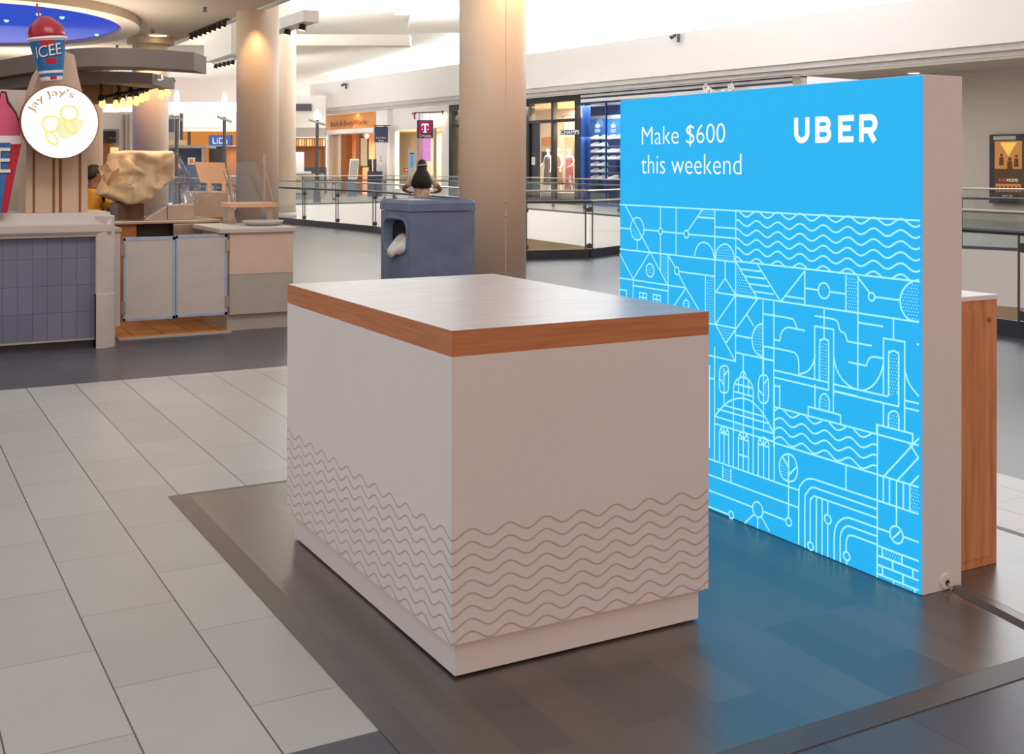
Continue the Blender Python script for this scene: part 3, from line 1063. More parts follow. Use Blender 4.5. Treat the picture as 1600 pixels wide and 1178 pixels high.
let(ex, [(0, -e), (0, h + e)]); let(ex, [(-e, h), (.068, h)]); let(ex, [(-e, h / 2 + .002), (.052, h / 2 + .002)]); let(ex, [(-e, 0), (.066, 0)])
rx = 1.552 + e
let(rx, [(0, -e), (0, h + e)]); let(rx, [(-e, h)] + arc(.042, h - .024, .024, 90, -90) + [(0, h - .048)]); let(rx, [(.034, h - .046), (.064, -e)])
lbl(mb.build('logo_lettering', M['sign_text'], sg), 'white bold company lettering')
g = pY(1477, 908, SY)
mb = MB(); mb.cyl((g.x, SY - .006, g.z), (g.x, SY + .001, g.z), .026, n=24); mb.cyl((g.x + .004, SY - .0075, g.z - .004), (g.x + .004, SY - .005, g.z - .004), .01, n=14, mi=1)
mb.build('cable_grommet', [M['white_lam'], M['black']], sg)
mb = MB(); mb.tube([(g.x + .004, SY - .005, g.z - .006), (g.x + .006, SY - .016, g.z - .016), (g.x + .008, SY - .019, g.z - .03), (g.x + .01, SY - .021, .014)], .0035, 8)
tag(mb.build('power_cable', M['grey_panel']), 'short pale cable running from the sign grommet down to the floor ramp', 'cable')
# low cable ramp on the platform
a, b = Vector((3.395, 2.79, 0)), Vector((3.275, 2.20, 0))
d = (b - a).normalized(); n = Vector((-d.y, d.x, 0))
mb = MB()
prof = [(-.045, .0008), (-.02, .012), (.02, .012), (.045, .0008)]
mb.rings([[q + n * x + UP * z for x, z in prof] for q in (a, a.lerp(b, .8))])
tag(mb.build('cable_ramp', M['deck_edge']), 'flat brown rubber cable ramp leading from the sign to the platform edge', 'cable cover')

# ================================================================== WOOD COUNTER BEHIND THE SIGN
wc = thing('display_counter', 'brown wood counter with white top standing behind the blue sign', 'counter', (3.3 + .2, 3.7, 0))
WX0, WX1, WY0, WY1 = SX + ST + .006, 3.737, 2.895, 4.38
mb = MB(); mb.box((WX0, WY0 + .004, .0005), (WX1, WY1, 1.0)); mb.build('body', M['wood_dark'], wc, bevel=.002)
mb = MB(); mb.box((WX0 + .01, WY0, .035), (WX1 - .045, WY0 + .004, .965)); dr = mb.build('door', M['wood_dark'], wc, bevel=.0015)
kp = pY(1546, 498, WY0)
mb = MB(); mb.cyl((kp.x, WY0 - .008, kp.z), (kp.x, WY0, kp.z), .011, n=16); mb.cyl((kp.x, WY0 - .011, kp.z), (kp.x, WY0 - .007, kp.z), .006, n=12)
lbl(mb.build('lock', M['steel'], dr), 'round steel lock')
mb = MB(); mb.box((WX0, WY0, 1.0), (WX1, WY1, 1.017)); lbl(mb.build('countertop', M['white_paint'], wc), 'white countertop')

# ================================================================== COLUMNS
def column(u, d, r, ztop, label, z_up=None, seam_u=None, base=True):
    p = at(u, CY, d); t = thing('column', label, 'column', (p.x, p.y, FLOOR))
    mb = MB(); mb.lathe([(r, FLOOR + .0), (r, ztop)], (p.x, p.y, 0), 48)
    sh = mb.build('shaft', M['column'], t, smooth=True)
    for q in sh.data.polygons:
        if len(q.vertices) > 4: q.use_smooth = False
    if base:
        mb = MB(); mb.lathe([(r + .03, FLOOR), (r + .03, .1), (r + .012, .14), (r + .004, .15)], (p.x, p.y, 0), 48)
        mb.build('base_ring', M['moulding'], t, smooth=True)
    if seam_u:
        ang = math.atan2(at(seam_u, CY, d - r).y - p.y, at(seam_u, CY, d - r).x - p.x)
        q = lambda rr, z, da=0: (p.x + rr * math.cos(ang + da), p.y + rr * math.sin(ang + da), z)
        mb = MB(); mb.cyl(q(r + .0005, FLOOR + .02), q(r + .0005, ztop - .01), .0035, n=6)
        mb.build('seam', M['moulding'], t)
        mb = MB()
        for z in (1.08, .92): mb.ball(q(r, z), .014, 8)
        mb.build('screw', M['steel'], t)
    return t, p
c1, c1p = column(769.5, 13.6, .398, 4.6, 'wide cream column standing right behind the blue grey trash bin', seam_u=792)
c2, c2p = column(402.5, 21.7, .395, 5.2, 'cream column rising behind the snack stand counter, warm lit on its front')
c3, c3p = column(235, 26.2, .40, CZ - .002, 'cream column behind the row of bulbs, meeting the low beige ceiling')
c4, c4p = column(440, 33.0, .40, 6.3, 'distant white lit column just right of the warm lit one')
mb = MB(); mb.lathe([(.52, CZ - .16), (.52, CZ - .001)], (c3p.x, c3p.y, 0), 40)
mb.build('capital', M['ceiling_beige'], c3, smooth=False)


# ================================================================== TRASH BIN
bp = at(640, 313, 11.0); BX, BY = bp.x, bp.y
BWX, BDY, BZ = .70, .70, bp.z
tb = thing('trash_bin', 'blue grey plastic trash bin with an arched opening beside the wide column', 'trash bin', (BX + BWX / 2, BY + BDY / 2, FLOOR))
mb = MB(); ch = .02
def rr(x0, y0, x1, y1, c): return [(x0 + c, y0), (x1 - c, y0), (x1, y0 + c), (x1, y1 - c), (x1 - c, y1), (x0 + c, y1), (x0, y1 - c), (x0, y0 + c)]
SEAM = BZ - .115
yo0, yo1 = BY + .08, BY + .63          # opening in the left face
zo0, zo1 = SEAM - .40, SEAM - .08
body = [(BX, BY)]
# four walls, the left one with a real hole
mb.box((BX + .02, BY, FLOOR), (BX + BWX, BY + .03, SEAM))
mb.box((BX + .02, BY + BDY - .03, FLOOR), (BX + BWX, BY + BDY, SEAM))
mb.box((BX + BWX - .03, BY + .03, FLOOR), (BX + BWX, BY + BDY - .03, SEAM))
fr = (Vector((BX, BY, 0)), Vector((0, 1, 0)), UP)
def hole(c, n=24):
    cy, cz, hy, hz = BDY / 2, (zo0 + zo1) / 2, (yo1 - yo0) / 2 + c, (zo1 - zo0) / 2 + c
    P = []
    for i in range(n):
        a = 2 * math.pi * i / n; k = 4.0
        P.append((cy + hy * math.copysign(abs(math.cos(a)) ** (2 / k), math.cos(a)), cz + hz * math.copysign(abs(math.sin(a)) ** (2 / k), math.sin(a))))
    return P
H = hole(0); n = len(H)
def outer(p):
    cy, cz = BDY / 2, (zo0 + zo1) / 2
    dy, dz = p[0] - cy, p[1] - cz
    k = min((BDY / 2) / abs(dy) if abs(dy) > 1e-6 else 1e9, ((SEAM - cz) if dz > 0 else (cz - FLOOR)) / abs(dz) if abs(dz) > 1e-6 else 1e9)
    return (cy + dy * k, cz + dz * k)
O = [outer(p) for p in H]
# make sure the corners are kept
for c in ((0, FLOOR), (BDY, FLOOR), (0, SEAM), (BDY, SEAM)):
    i = min(range(n), key=lambda i: math.hypot(O[i][0] - c[0], O[i][1] - c[1])); O[i] = c
P3 = lambda p, x: Vector((x, BY + p[0], p[1]))
mb.rings([[P3(p, BX + .02) for p in O], [P3(p, BX) for p in O], [P3(p, BX) for p in H], [P3(p, BX + .09) for p in hole(-.012)]], 0, cap=False)
mb.build('body', M['bin_blue'], tb)
mb = MB(); mb.rings([[P3(p, BX + .001) for p in hole(.03)], [P3(p, BX - .008) for p in hole(.026)], [P3(p, BX - .008) for p in hole(.004)], [P3(p, BX + .003) for p in hole(0)]], 0, cap=False)
mb.build('opening_rim', M['bin_blue'], tb, smooth=True)
mb = MB(); mb.box((BX + .04, BY + .032, FLOOR + .02), (BX + BWX - .032, BY + BDY - .032, zo0 - .005)); mb.build('inner_can', M['bin_dark'], tb)
mb = MB()
mb.rings([[Vector((BX + .06 + (BWX - .2) * s * .5 + .0 + r * .25 * math.cos(t), BY + BDY / 2 + r * .27 * math.sin(t), zo0 - .02 + h + .025 * math.sin(3 * t + s * 4) + .02 * math.sin(7 * t))) for t in [2 * math.pi * i / 28 for i in range(28)]]
          for s, r, h in ((.5, 1.0, 0), (.5, .95, .06), (.5, .75, .12), (.5, .5, .15), (.5, .2, .14))])
lbl(mb.build('bin_liner', M['bag_white'], tb, smooth=True), 'crumpled white bin liner')
# lid with a sunken tray top over the left part
mb = MB()
lo_, hi_ = rr(BX - .012, BY - .012, BX + BWX + .012, BY + BDY + .012, .012), rr(BX + .01, BY + .01, BX + BWX - .01, BY + BDY - .01, .02)
mid = rr(BX - .012, BY - .012, BX + BWX + .012, BY + BDY + .012, .012)
inn = rr(BX + .03, BY + .03, BX + BWX - .03, BY + BDY - .03, .02)
mb.rings([[Vector((x, y, SEAM + .006)) for x, y in lo_], [Vector((x, y, BZ - .035)) for x, y in mid], [Vector((x, y, BZ)) for x, y in hi_], [Vector((x, y, BZ)) for x, y in inn], [Vector((x, y, BZ - .018)) for x, y in inn]])
ld = mb.build('lid', M['bin_blue'], tb)
mb = MB(); mb.box((BX + .05, BY + .06, BZ - .017), (BX + .36, BY + BDY - .06, BZ - .004)); lbl(mb.build('tray_rest', M['grey_panel'], ld, bevel=.004), 'pale tray rest set in the lid')

# ================================================================== PEOPLE AND MANNEQUINS
def skin_obj(name, chains, m, parent, xf, sub=2):
    """chains: list of (nodes [(p, r)], edges or None); one continuous skinned surface per chain"""
    vs_, es, rs, roots = [], [], [], []
    for nodes, edges in chains:
        b = len(vs_); roots.append(b)
        for p, r in nodes:
            vs_.append(xf(p) - WORLDLOC[parent.name]); rs.append(r if isinstance(r, tuple) else (r, r))
        es += [(b + i, b + j) for i, j in edges] if edges else [(b + i, b + i + 1) for i in range(len(nodes) - 1)]
    me = bpy.data.meshes.new(name); me.from_pydata(vs_, es, []); me.materials.append(m)
    o = bpy.data.objects.new(name, me); COL.objects.link(o); o.parent = parent
    sk = o.modifiers.new('skin', 'SKIN'); sk.use_smooth_shade = True
    if sub: s = o.modifiers.new('smooth', 'SUBSURF'); s.levels = s.render_levels = sub
    d = me.skin_vertices[0].data
    for i, r in enumerate(rs): d[i].radius = r
    for i in roots: d[i].use_root = True
    WORLDLOC[o.name] = WORLDLOC[parent.name]
    return o


def figure(name, label, cat, loc, ang, h, L, R, skin, clothes, lean=0, hair=None, group=None, head_turn=0, pose=None):
    """standing figure; local x right, y forward, z up. L / R: (elbow, wrist, fingertip direction) per arm"""
    t = thing(name, label, cat, loc, group)
    k = h / 1.72; c, s = math.cos(ang), math.sin(ang); o3 = Vector(loc)
    def xf(p):
        p = Vector(p) * k
        return o3 + Vector((p.x * c - p.y * s, p.x * s + p.y * c, p.z))
    ly = lean
    ch, nk = (0, ly * .75, 1.33), (0, ly, 1.47)
    legs = pose or {-1: ((.11, .02, .5), (.12, -.02, .09)), 1: ((.11, .02, .5), (.12, -.02, .09))}
    nodes = [((0, 0, .95), (.15, .11)), ((0, ly * .35, 1.13), (.125, .09)), (ch, (.15, .1)), (nk, .052), ((0, ly + .015, 1.56), (.066, .078)), ((0, ly + .02, 1.64), (.072, .09)), ((0, ly + .01, 1.70), (.05, .06))]
    edges = [(0, 1), (1, 2), (2, 3), (3, 4), (4, 5), (5, 6)]
    def add(p, r, to): nodes.append((p, r)); edges.append((to, len(nodes) - 1)); return len(nodes) - 1
    hands = []
    for sd, A in ((-1, L), (1, R)):
        i = add((sd * .17, ly * .85, 1.39), .058, 2)
        i = add(A[0], .043, i); i = add(A[1], .028, i)
        w = Vector(A[1]); f = Vector(A[2]).normalized(); side = f.cross(Vector((0, 0, 1))); side = side.normalized() if side.length > .1 else Vector((0, 1, 0))
        pm = w + f * .055
        i = add(tuple(pm), (.036, .018), i)
        dn = side.cross(f)
        if dn.z > 0: dn = -dn
        for q, ln in ((-.03, .06), (-.01, .075), (.01, .07), (.03, .055)):
            b0 = pm + side * q
            hands.append(([(tuple(b0), .0095), (tuple(b0 + f * (.03 + ln * .4)), .009), (tuple(b0 + f * (.02 + ln * .8) + dn * .018), .0075)], None))
        hands.append(([(tuple(w + f * .025 + side * .02 * -sd), .011), (tuple(w + f * .05 + side * .055 * -sd), .01), (tuple(w + f * .08 + side * .06 * -sd), .008)], None))
    for sd in (-1, 1):
        K, A_ = legs[sd]
        i = add((sd * .09, .0, .88), .09, 0); i = add((sd * K[0], K[1], K[2]), .058, i); i = add((sd * A_[0], A_[1], A_[2]), .038, i); add((sd * (A_[0] + .02), A_[1] + .15, .03), .03, i)
    nose = [((0, ly + .095, 1.615), .013), ((0, ly + .125, 1.59), .011)]
    ears = [([((sd * .068, ly + .01, 1.61), .02), ((sd * .088, ly - .005, 1.625), .014)], None) for sd in (-1, 1)]
    skin_obj('body', [(nodes, edges)] + hands + [(nose, None)] + ears, skin, t, xf, 2)
    G = lambda i, g: (nodes[i][0], tuple(x + g for x in (nodes[i][1] if isinstance(nodes[i][1], tuple) else (nodes[i][1],) * 2)))
    for cname, cm, kind in clothes:
        if kind == 'top':
            n2 = [((0, 0, .9), (.165, .125)), ((0, ly * .35, 1.13), (.145, .11)), (ch, (.165, .118)), ((0, ly * .95, 1.43), (.075, .07)),
                  ((-.17, ly * .85, 1.39), .07), ((.17, ly * .85, 1.39), .07)]
            e2 = [(0, 1), (1, 2), (2, 3), (2, 4), (2, 5)]
            for q, A in ((4, L), (5, R)):
                a, b = Vector(n2[q][0]), Vector(A[0]); n2.append((tuple(a.lerp(b, .75)), .062)); e2.append((q, len(n2) - 1))
            skin_obj(cname, [(n2, e2)], cm, t, xf, 2)
        elif kind == 'trousers':
            n2 = [((0, 0, .95), (.165, .12))]; e2 = []
            for sd in (-1, 1):
                K, A_ = legs[sd]; b = len(n2)
                n2 += [((sd * .095, 0, .85), .1), ((sd * K[0], K[1], K[2]), .075), ((sd * A_[0], A_[1], A_[2] + .02), .06)]; e2 += [(0, b), (b, b + 1), (b + 1, b + 2)]
            skin_obj(cname, [(n2, e2)], cm, t, xf, 2)
        elif kind == 'dress':
            mb = MB(); R_ = []
            for z, rx, ry in ((.28, .24, .21), (.5, .2, .17), (.8, .185, .15), (.95, .175, .135), (1.1, .145, .115), (1.25, .165, .13), (1.36, .17, .12), (1.41, .12, .09)):
                R_.append([xf((rx * math.cos(a) * (1 + .05 * math.sin(6 * a) * (z < .9)), ry * math.sin(a) + ly * max(0, z - .95) * 1.6, z)) for a in [2 * math.pi * i / 24 for i in range(24)]])
            mb.rings(R_); mb.build(cname, cm, t, smooth=True)
        elif kind == 'gown':
            mb = MB(); R_ = []
            for z, rx, ry in ((.1, .2, .18), (.5, .18, .15), (.8, .185, .15), (.95, .175, .135), (1.1, .145, .115), (1.25, .165, .13), (1.38, .16, .11)):
                R_.append([xf((rx * math.cos(a) * (1 + .05 * math.sin(7 * a) * (z < .9)), ry * math.sin(a) + ly * max(0, z - .95) * 1.6, z)) for a in [2 * math.pi * i / 24 for i in range(24)]])
            mb.rings(R_); mb.build(cname, cm, t, smooth=True)
    if hair:
        mb = MB(); R_ = []
        for z, rx, ry, dy in hair[1]:
            R_.append([xf((rx * math.cos(a), ry * math.sin(a) + ly + dy, z)) for a in [2 * math.pi * i / 20 for i in range(20)]])
        mb.rings(R_); mb.build('hair', hair[0], t, smooth=True)
    return t, xf


DOWN_L, DOWN_R = ((-.25, -.02, 1.12), (-.25, .04, .86), (0, .1, -1)), ((.25, -.02, 1.12), (.25, .04, .86), (0, .1, -1))
CAP = [(1.565, .05, .05, -.05), (1.6, .082, .085, -.025), (1.66, .09, .1, -.01), (1.715, .075, .085, 0), (1.745, .03, .035, 0)]
LONG = [(1.2, .15, .04, -.13), (1.24, .19, .07, -.13), (1.33, .2, .09, -.125), (1.42, .175, .1, -.1), (1.5, .14, .105, -.06), (1.56, .098, .11, -.035), (1.63, .102, .118, -.015), (1.70, .09, .1, -.005), (1.75, .06, .065, 0), (1.765, .03, .03, 0)]

# woman at the glass rail, seen from behind
wpn = at(659, CY, 20.6)
fa = math.atan2(FWD.y, FWD.x) - math.pi / 2
pw, xw = figure('person', 'person with long dark hair in a floral blouse leaning on the rail, seen from behind', 'person', (wpn.x, wpn.y, FLOOR), fa, 1.585,
    ((-.37, .08, 1.17), (-.26, .32, 1.12), (.8, .6, -.1)), ((.37, .08, 1.17), (.26, .32, 1.12), (-.8, .6, -.1)), M['skin_brown'],
    [('blouse', M['floral'], 'top'), ('trousers', M['dark_cloth'], 'trousers')], lean=.1, hair=(M['hair_black'], LONG))
mb = MB(); mb.tube([xw((.11 * math.cos(a), .1 - .12 - .05 * math.sin(a) - .05, 1.27 - .07 * math.sin(a))) for a in [math.pi * i / 10 for i in range(11)]], .009, 6)
mb.build('necklace', M['black'], pw)
mb = MB(); mb.tube([xw((.1 * math.cos(a), .1 + .12 * math.sin(a) - .02, 1.655 + .01 * math.cos(a))) for a in [-math.pi * i / 10 for i in range(11)]], .008, 6)
mb.build('hair_band', M['white_paint'], pw)

# ================================================================== SNACK STAND
YF = 9.9            # front plane of the tiled counter
def X_(u, Y): return pY(u, 400, Y).x
def Z_(u, v, Y): return pY(u, v, Y).z
xr = X_(151, YF)      # right end of tile panel
xp0, xp1 = xr - .005, X_(181, YF + .02)
ztop = Z_(90, 333, YF); zfr = Z_(90, 369, YF)
sc = thing('snack_counter', 'snack stand counter of slate blue tiles framed in grey cast stone', 'counter', ((-4 + xp1) / 2, YF + .3, FLOOR))
mb = MB(); mb.box((-4, YF + .06, .07), (xr, YF + .2, zfr)); mb.build('tiled_panel', M['tile_blue'], sc)
mb = MB(); mb.box((-4, YF + .1, FLOOR), (xr, YF + .2, .055)); mb.box((-4, YF + .055, .055), (xr, YF + .2, .07), 1); mb.build('base_board', [M['stone_dark'], M['grey_panel']], sc)
mb = MB()
yy = [(YF + .005, zfr - .012), (YF + .005, zfr), (YF - .02, zfr + .03), (YF - .02, zfr + .09), (YF + .05, ztop), (YF + .62, ztop), (YF + .62, zfr - .012)]
mb.rings([[Vector((x, y, z)) for y, z in yy] for x in (-4, xp1 - .04)])
mb.build('stone_top', M['stone'], sc, bevel=.006)
mb = MB()
mb.prism([(xp0, YF), (xp1 - .09, YF - .02), (xp1 - .02, YF + .03), (xp1, YF + .08), (xp1, YF + .62), (xp0, YF + .62)], FLOOR, ztop - .03)
mb.prism([(xp0 + .0, YF - .012), (xp1 - .09, YF - .032), (xp1 - .015, YF + .022), (xp1 + .008, YF + .078), (xp1 + .008, YF + .62), (xp0, YF + .62)], FLOOR, FLOOR + .45)
mb.build('stone_post', M['stone'], sc, bevel=.004)

YG = 10.36
gx0, gx1, gx2 = X_(193, YG), X_(275, YG), X_(357, YG)
mb = MB(); mb.box((xp1 + .012, YG - .02, .10), (gx0 - .03, YG + .4, Z_(185, 362, YG))); mb.box((xp1 + .012, YG - .04, Z_(185, 362, YG)), (gx0 - .022, YG + .4, Z_(185, 356, YG)), 1)
for zz in (FLOOR,): mb.box((xp1 + .012, YG - .01, zz), (xp1 + .06, YG + .06, .10), 2)
tag(mb.build('end_panel', [M['gate_white'], M['grey_panel'], M['blue_tape']]), 'narrow off white end panel between the stone post and left gate', 'panel')
mb = MB(); mb.box((X_(186, YG - .09), YG - .09, FLOOR), (gx2, YG - .03, FLOOR + .012)); struct(mb.build('trim_7', M['grey_panel']))
mb = MB(); mb.box((X_(186, YG - .03), YG - .03, FLOOR), (gx2 + .03, YG + 1.2, FLOOR + .008)); struct(mb.build('trim_8', M['quarry']))
def gate(x0, x1, zb0, zt0, zb1, zt1, label, hinge):
    t = thing('swing_gate', label, 'gate', ((x0 + x1) / 2, YG, zb0), 'stand gates')
    mb = MB(); mb.box((x0, YG, zb0), (x1, YG + .035, zt0)); mb.build('panel', M['gate_white'], t)
    mb = MB(); w = .026
    for a, b in (((x0, zt0 - w), (x1, zt0)), ((x0, zb0), (x1, zb0 + w * .9)), ((x0, zb0), (x0 + w * .6, zt0)), ((x1 - w * .9, zb0), (x1, zt0))):
        mb.box((a[0], YG - .003, a[1]), (b[0], YG, b[1]))
    mb.box((x0, YG, zt0), (x1, YG + .037, zt0 + .003))
    mb.build('edge_tape', M['blue_tape'], t)
    for z in (zb0 + .07, zt0 - .15):
        mb = MB(); hx = x0 if hinge < 0 else x1
        mb.box((hx - .018, YG - .014, z), (hx + .018, YG - .0035, z + .1)); mb.cyl((hx, YG - .016, z - .004), (hx, YG - .016, z + .104), .009, n=8)
        mb.build('hinge', M['steel'], t)
    return t
gate(gx0, gx1 - .006, Z_(230, 500, YG), Z_(230, 371, YG), 0, 0, 'left swing gate of off white board with blue taped edges', -1)
gate(gx1, gx2 - .012, Z_(310, 494, YG), Z_(310, 367, YG), 0, 0, 'right swing gate of off white board with blue taped edges', 1)

# white end counter with grey lower half
cx0, cx1 = X_(359, YG), X_(457, YG + .02)
zc1, zc0 = Z_(410, 363, YG), Z_(410, 346, YG)
z1_, z2_ = Z_(410, 427, YG), Z_(410, 489, YG)
ec = thing('stand_cabinet', 'white and grey end counter of the snack stand with a round tray on it', 'cabinet', ((cx0 + cx1) / 2, YG + .45, FLOOR))
mb = MB(); mb.box((cx0, YG, z1_), (cx1, YG + .95, zc1)); mb.build('upper_panel', M['taupe'], ec)
mb = MB(); mb.box((cx0, YG + .004, z2_), (cx1, YG + .95, z1_)); mb.build('lower_panel', M['grey_panel'], ec)
mb = MB(); mb.box((cx0 - .01, YG + .05, FLOOR), (cx1 - .02, YG + .95, z2_)); mb.build('kick_board', M['grey_panel'], ec)
zt = pY(410, 350, YG).z
mb = MB(); mb.box((cx0 - .1, YG - .03, zc1), (cx1 + .03, YG + .98, zc1 + .045)); mb.build('worktop', M['gate_white'], ec, bevel=.008)
ZWK = zc1 + .045
p = pz(411, 347, ZWK + .03)
mb = MB(); mb.lathe([(.0, ZWK + .001), (.15, ZWK + .001), (.19, ZWK + .03), (.195, ZWK + .045), (.185, ZWK + .045), (.15, ZWK + .035), (0, ZWK + .034)], (p.x, p.y, 0), 32, cap=False)
tag(mb.build('round_tray', M['gate_white'], smooth=True), 'round pale tray lying on the worktop right of the gates', 'tray')

# inner work counter behind the gates
YI = 11.42
ix0, ix1 = X_(183, YI), X_(343, YI)
zi = Z_(240, 345, YI)
ic = thing('work_counter', 'steel topped brown counter inside the stand under the covered machine', 'counter', ((ix0 + ix1) / 2, YI + .5, FLOOR))
mb = MB(); mb.box((ix0, YI + .03, FLOOR + .01), (X_(214, YI), YI + 1.1, zi - .03)); mb.box((X_(214, YI), YI + .1, FLOOR + .01), (ix1, YI + 1.1, zi - .03), 1)
mb.build('cabinet', [M['brown_wood'], M['black']], ic)
mb = MB(); mb.box((ix0 - .03, YI - .02, zi - .03), (ix1 + .02, YI + 1.12, zi)); mb.build('steel_top', M['steel'], ic, bevel=.006)
mb = MB(); mb.box((X_(270, YI), YI - .03, zi - .22), (X_(340, YI), YI + .028, zi - .034)); mb.build('drawer', M['steel'], ic, bevel=.004)

# machine under a tan cover sheet
YM = 11.74
mm = thing('covered_machine', 'bulky machine draped in a wrinkled tan cover sheet behind the gates', 'machine', (X_(240, YM), YM + .3, zi + .001))
outl = [(187, 238), (200, 235), (240, 235.5), (272, 235.5), (277, 241), (279, 280), (268, 284), (250, 297), (232, 312), (212, 319), (199, 320), (178, 311), (168, 306), (172, 296), (180, 279), (184, 262)]
O2 = []
for i in range(len(outl)):
    a, b = outl[i], outl[(i + 1) % len(outl)]
    for k in range(8): O2.append((a[0] + (b[0] - a[0]) * k / 8, a[1] + (b[1] - a[1]) * k / 8))
cxo, cyo = 226, 274
mb = MB(); R_ = []
for k, dy, amp in ((.9, .62, 0), (.98, .5, .01), (1.0, .3, .02), (1.0, .14, .02), (.985, .04, .03), (.97, .0, .035), (.9, -.02, .045), (.8, -.03, .055), (.68, -.035, .06), (.56, -.04, .06), (.44, -.045, .06), (.32, -.05, .055), (.2, -.05, .045), (.1, -.05, .035), (.03, -.05, .02)):
    ring = []
    for u, v in O2:
        p = pY(cxo + (u - cxo) * k, cyo + (v - cyo) * k, YM)
        q = Vector((p.x * 5, p.z * 5, 3.1 + dy))
        a_ = p.x * 1.0 + p.z * 1.3; b__ = p.z * .9 - p.x * .7
        w = 1.3 * noise.noise(Vector((a_ * 6.5, b__ * 3.0, .7))) + .8 * noise.noise(Vector((p.x * 13, p.z * 13, 4.1))) + .5 * abs(noise.noise(Vector((a_ * 12, b__ * 6, 9.2))))
        uu_ = cxo + (u - cxo) * k
        p = Vector((p.x, YM + dy - amp * w * 1.1 + max(0, 204 - uu_) * .011 + max(0, uu_ - 268) * .012 - .1 * max(0, (cyo + (v - cyo) * k - 275) / 45), p.z + (amp * .2 * noise.noise(q))))
        ring.append(p)
    R_.append(ring)
mb.rings(R_)
mb.build('cover_sheet', M['tarp'], mm, smooth=True)
mb = MB(); mb.box((X_(198, YM), YM + .1, zi + .001), (X_(228, YM), YM + .5, Z_(210, 319, YM))); mb.box((X_(186, YM), YM + .06, zi + .001), (X_(199, YM), YM + .5, Z_(190, 318, YM)))
mb.build('machine_base', M['machine_dark'], mm)
# clear sheet hanging at its right side
mb = MB(); cl = [[(272, 236), (281, 243), (288, 260), (292, 270)], [(278, 262), (290, 272), (303, 285), (318, 299)], [(280, 285), (292, 292), (305, 301), (331, 301)], [(283, 318), (293, 318), (300, 316), (309, 318)]]
R_ = []
for j, row in enumerate(cl):
    pts = catmull(row, 6)
    R_.append([pY(u, v, YM + .02 + .03 * math.sin(i * 2.1 + j) - .05 * (j % 2)) for i, (u, v) in enumerate(pts)])
R2 = []
for j in range(len(R_) - 1):
    for k in range(5):
        R2.append([R_[j][i].lerp(R_[j + 1][i], k / 5) + Vector((0, .02 * math.sin(i * 1.7 + k + j * 5), 0)) for i in range(len(R_[j]))])
R2.append(R_[-1])
mb.rings(R2, 0, cap=False, close=False)
tag(mb.build('plastic_sheet', M['plastic'], smooth=True), 'crumpled clear plastic sheet hanging at the right of the covered machine', 'plastic sheet')
mb = MB()
a, b = X_(262, YI + .05), X_(304, YI + .05)
mb.prism([(a, YI + .06), (b, YI + .06), (b, YI + .3), (a, YI + .3)], zi + .001, Z_(280, 320, YI + .06))
mb.rings([[Vector((X_(224, YI + .1), YI + .1, zi + .001)), Vector((a, YI + .07, zi + .001)), Vector((a, YI + .07, Z_(280, 321, YI + .06)))], [Vector((X_(224, YI + .3), YI + .3, zi + .001)), Vector((a, YI + .29, zi + .001)), Vector((a, YI + .29, Z_(280, 321, YI + .06)))]])
tag(mb.build('steel_box', M['steel'], bevel=.004), 'low steel box with a sloping left side standing in front of the draped machine', 'box')
# tan board on a grey cabinet
YB = 12.6
gb = thing('equipment_cabinet', 'grey steel cabinet right of the clear sheet inside the stand', 'cabinet', (X_(330, YB), YB + .3, FLOOR))
mb = MB(); mb.box((X_(303, YB), YB, FLOOR), (X_(357, YB), YB + .5, Z_(330, 300, YB))); mb.build('body', M['steel'], gb, bevel=.006)
mb = MB(); mb.box((X_(300, YB), YB - .05, Z_(330, 346, YB)), (X_(357, YB), YB - .002, Z_(330, 339, YB))); mb.build('front_shelf', M['brown_wood'], gb)
mb = MB(); yb = YB + .1
mb.slab([pY(304, 253, yb), pY(351, 254, yb), pY(357, 287, yb), pY(313, 285, yb)], (0, 1, 0), .03)
for u in (327, 350): 
    p = pY(u, 286, yb + .015); mb.cyl((p.x, p.y, Z_(330, 300, YB) + .001), p, .025, n=8)
tag(mb.build('tan_board', M['card']), 'slanted tan board standing on legs on the grey steel cabinet', 'board')

# sneeze guard on its shelf
YS = 11.0
sgd = thing('sneeze_guard', 'slanted glass sneeze guard with steel post beside the warm lit column', 'glass guard', (X_(395, YS), YS, ZWK + .001))
mb = MB(); mb.box((X_(358, YS), YS - .02, Z_(395, 324, YS)), (X_(432, YS), YS + .32, Z_(395, 317, YS))); mb.build('shelf', M['card'], sgd, bevel=.004)
for u in (364, 424):
    mb = MB(); mb.box((X_(u, YS) - .03, YS + .05, ZWK + .001), (X_(u, YS) + .03, YS + .25, Z_(395, 324, YS))); mb.build('shelf_foot', M['steel'], sgd)
mb = MB(); g0 = [pY(368, 316, YS), pY(421, 316, YS), pY(409, 252, YS), pY(366, 254, YS)]; g0[2].y += .22; g0[3].y += .22
mb.slab(g0, (0, .9, .3), .008); mb.build('glass_pane', M['glass'], sgd)
for u, v, uu in ((413, 240, 413), (357, 265, 362)):
    mb = MB(); mb.tube([pY(uu, 316, YS - .008), pY(u, v, YS - .012)], .014, 8); mb.build('post', M['steel'], sgd)
for u0, v0, u1, v1 in ((409, 253, 428, 317), (350, 268, 366, 316)):
    mb = MB(); mb.tube([pY(u0, v0, YS + .03), pY(u1, v1, YS + .03)], .008, 6); mb.build('brace', M['steel'], sgd)

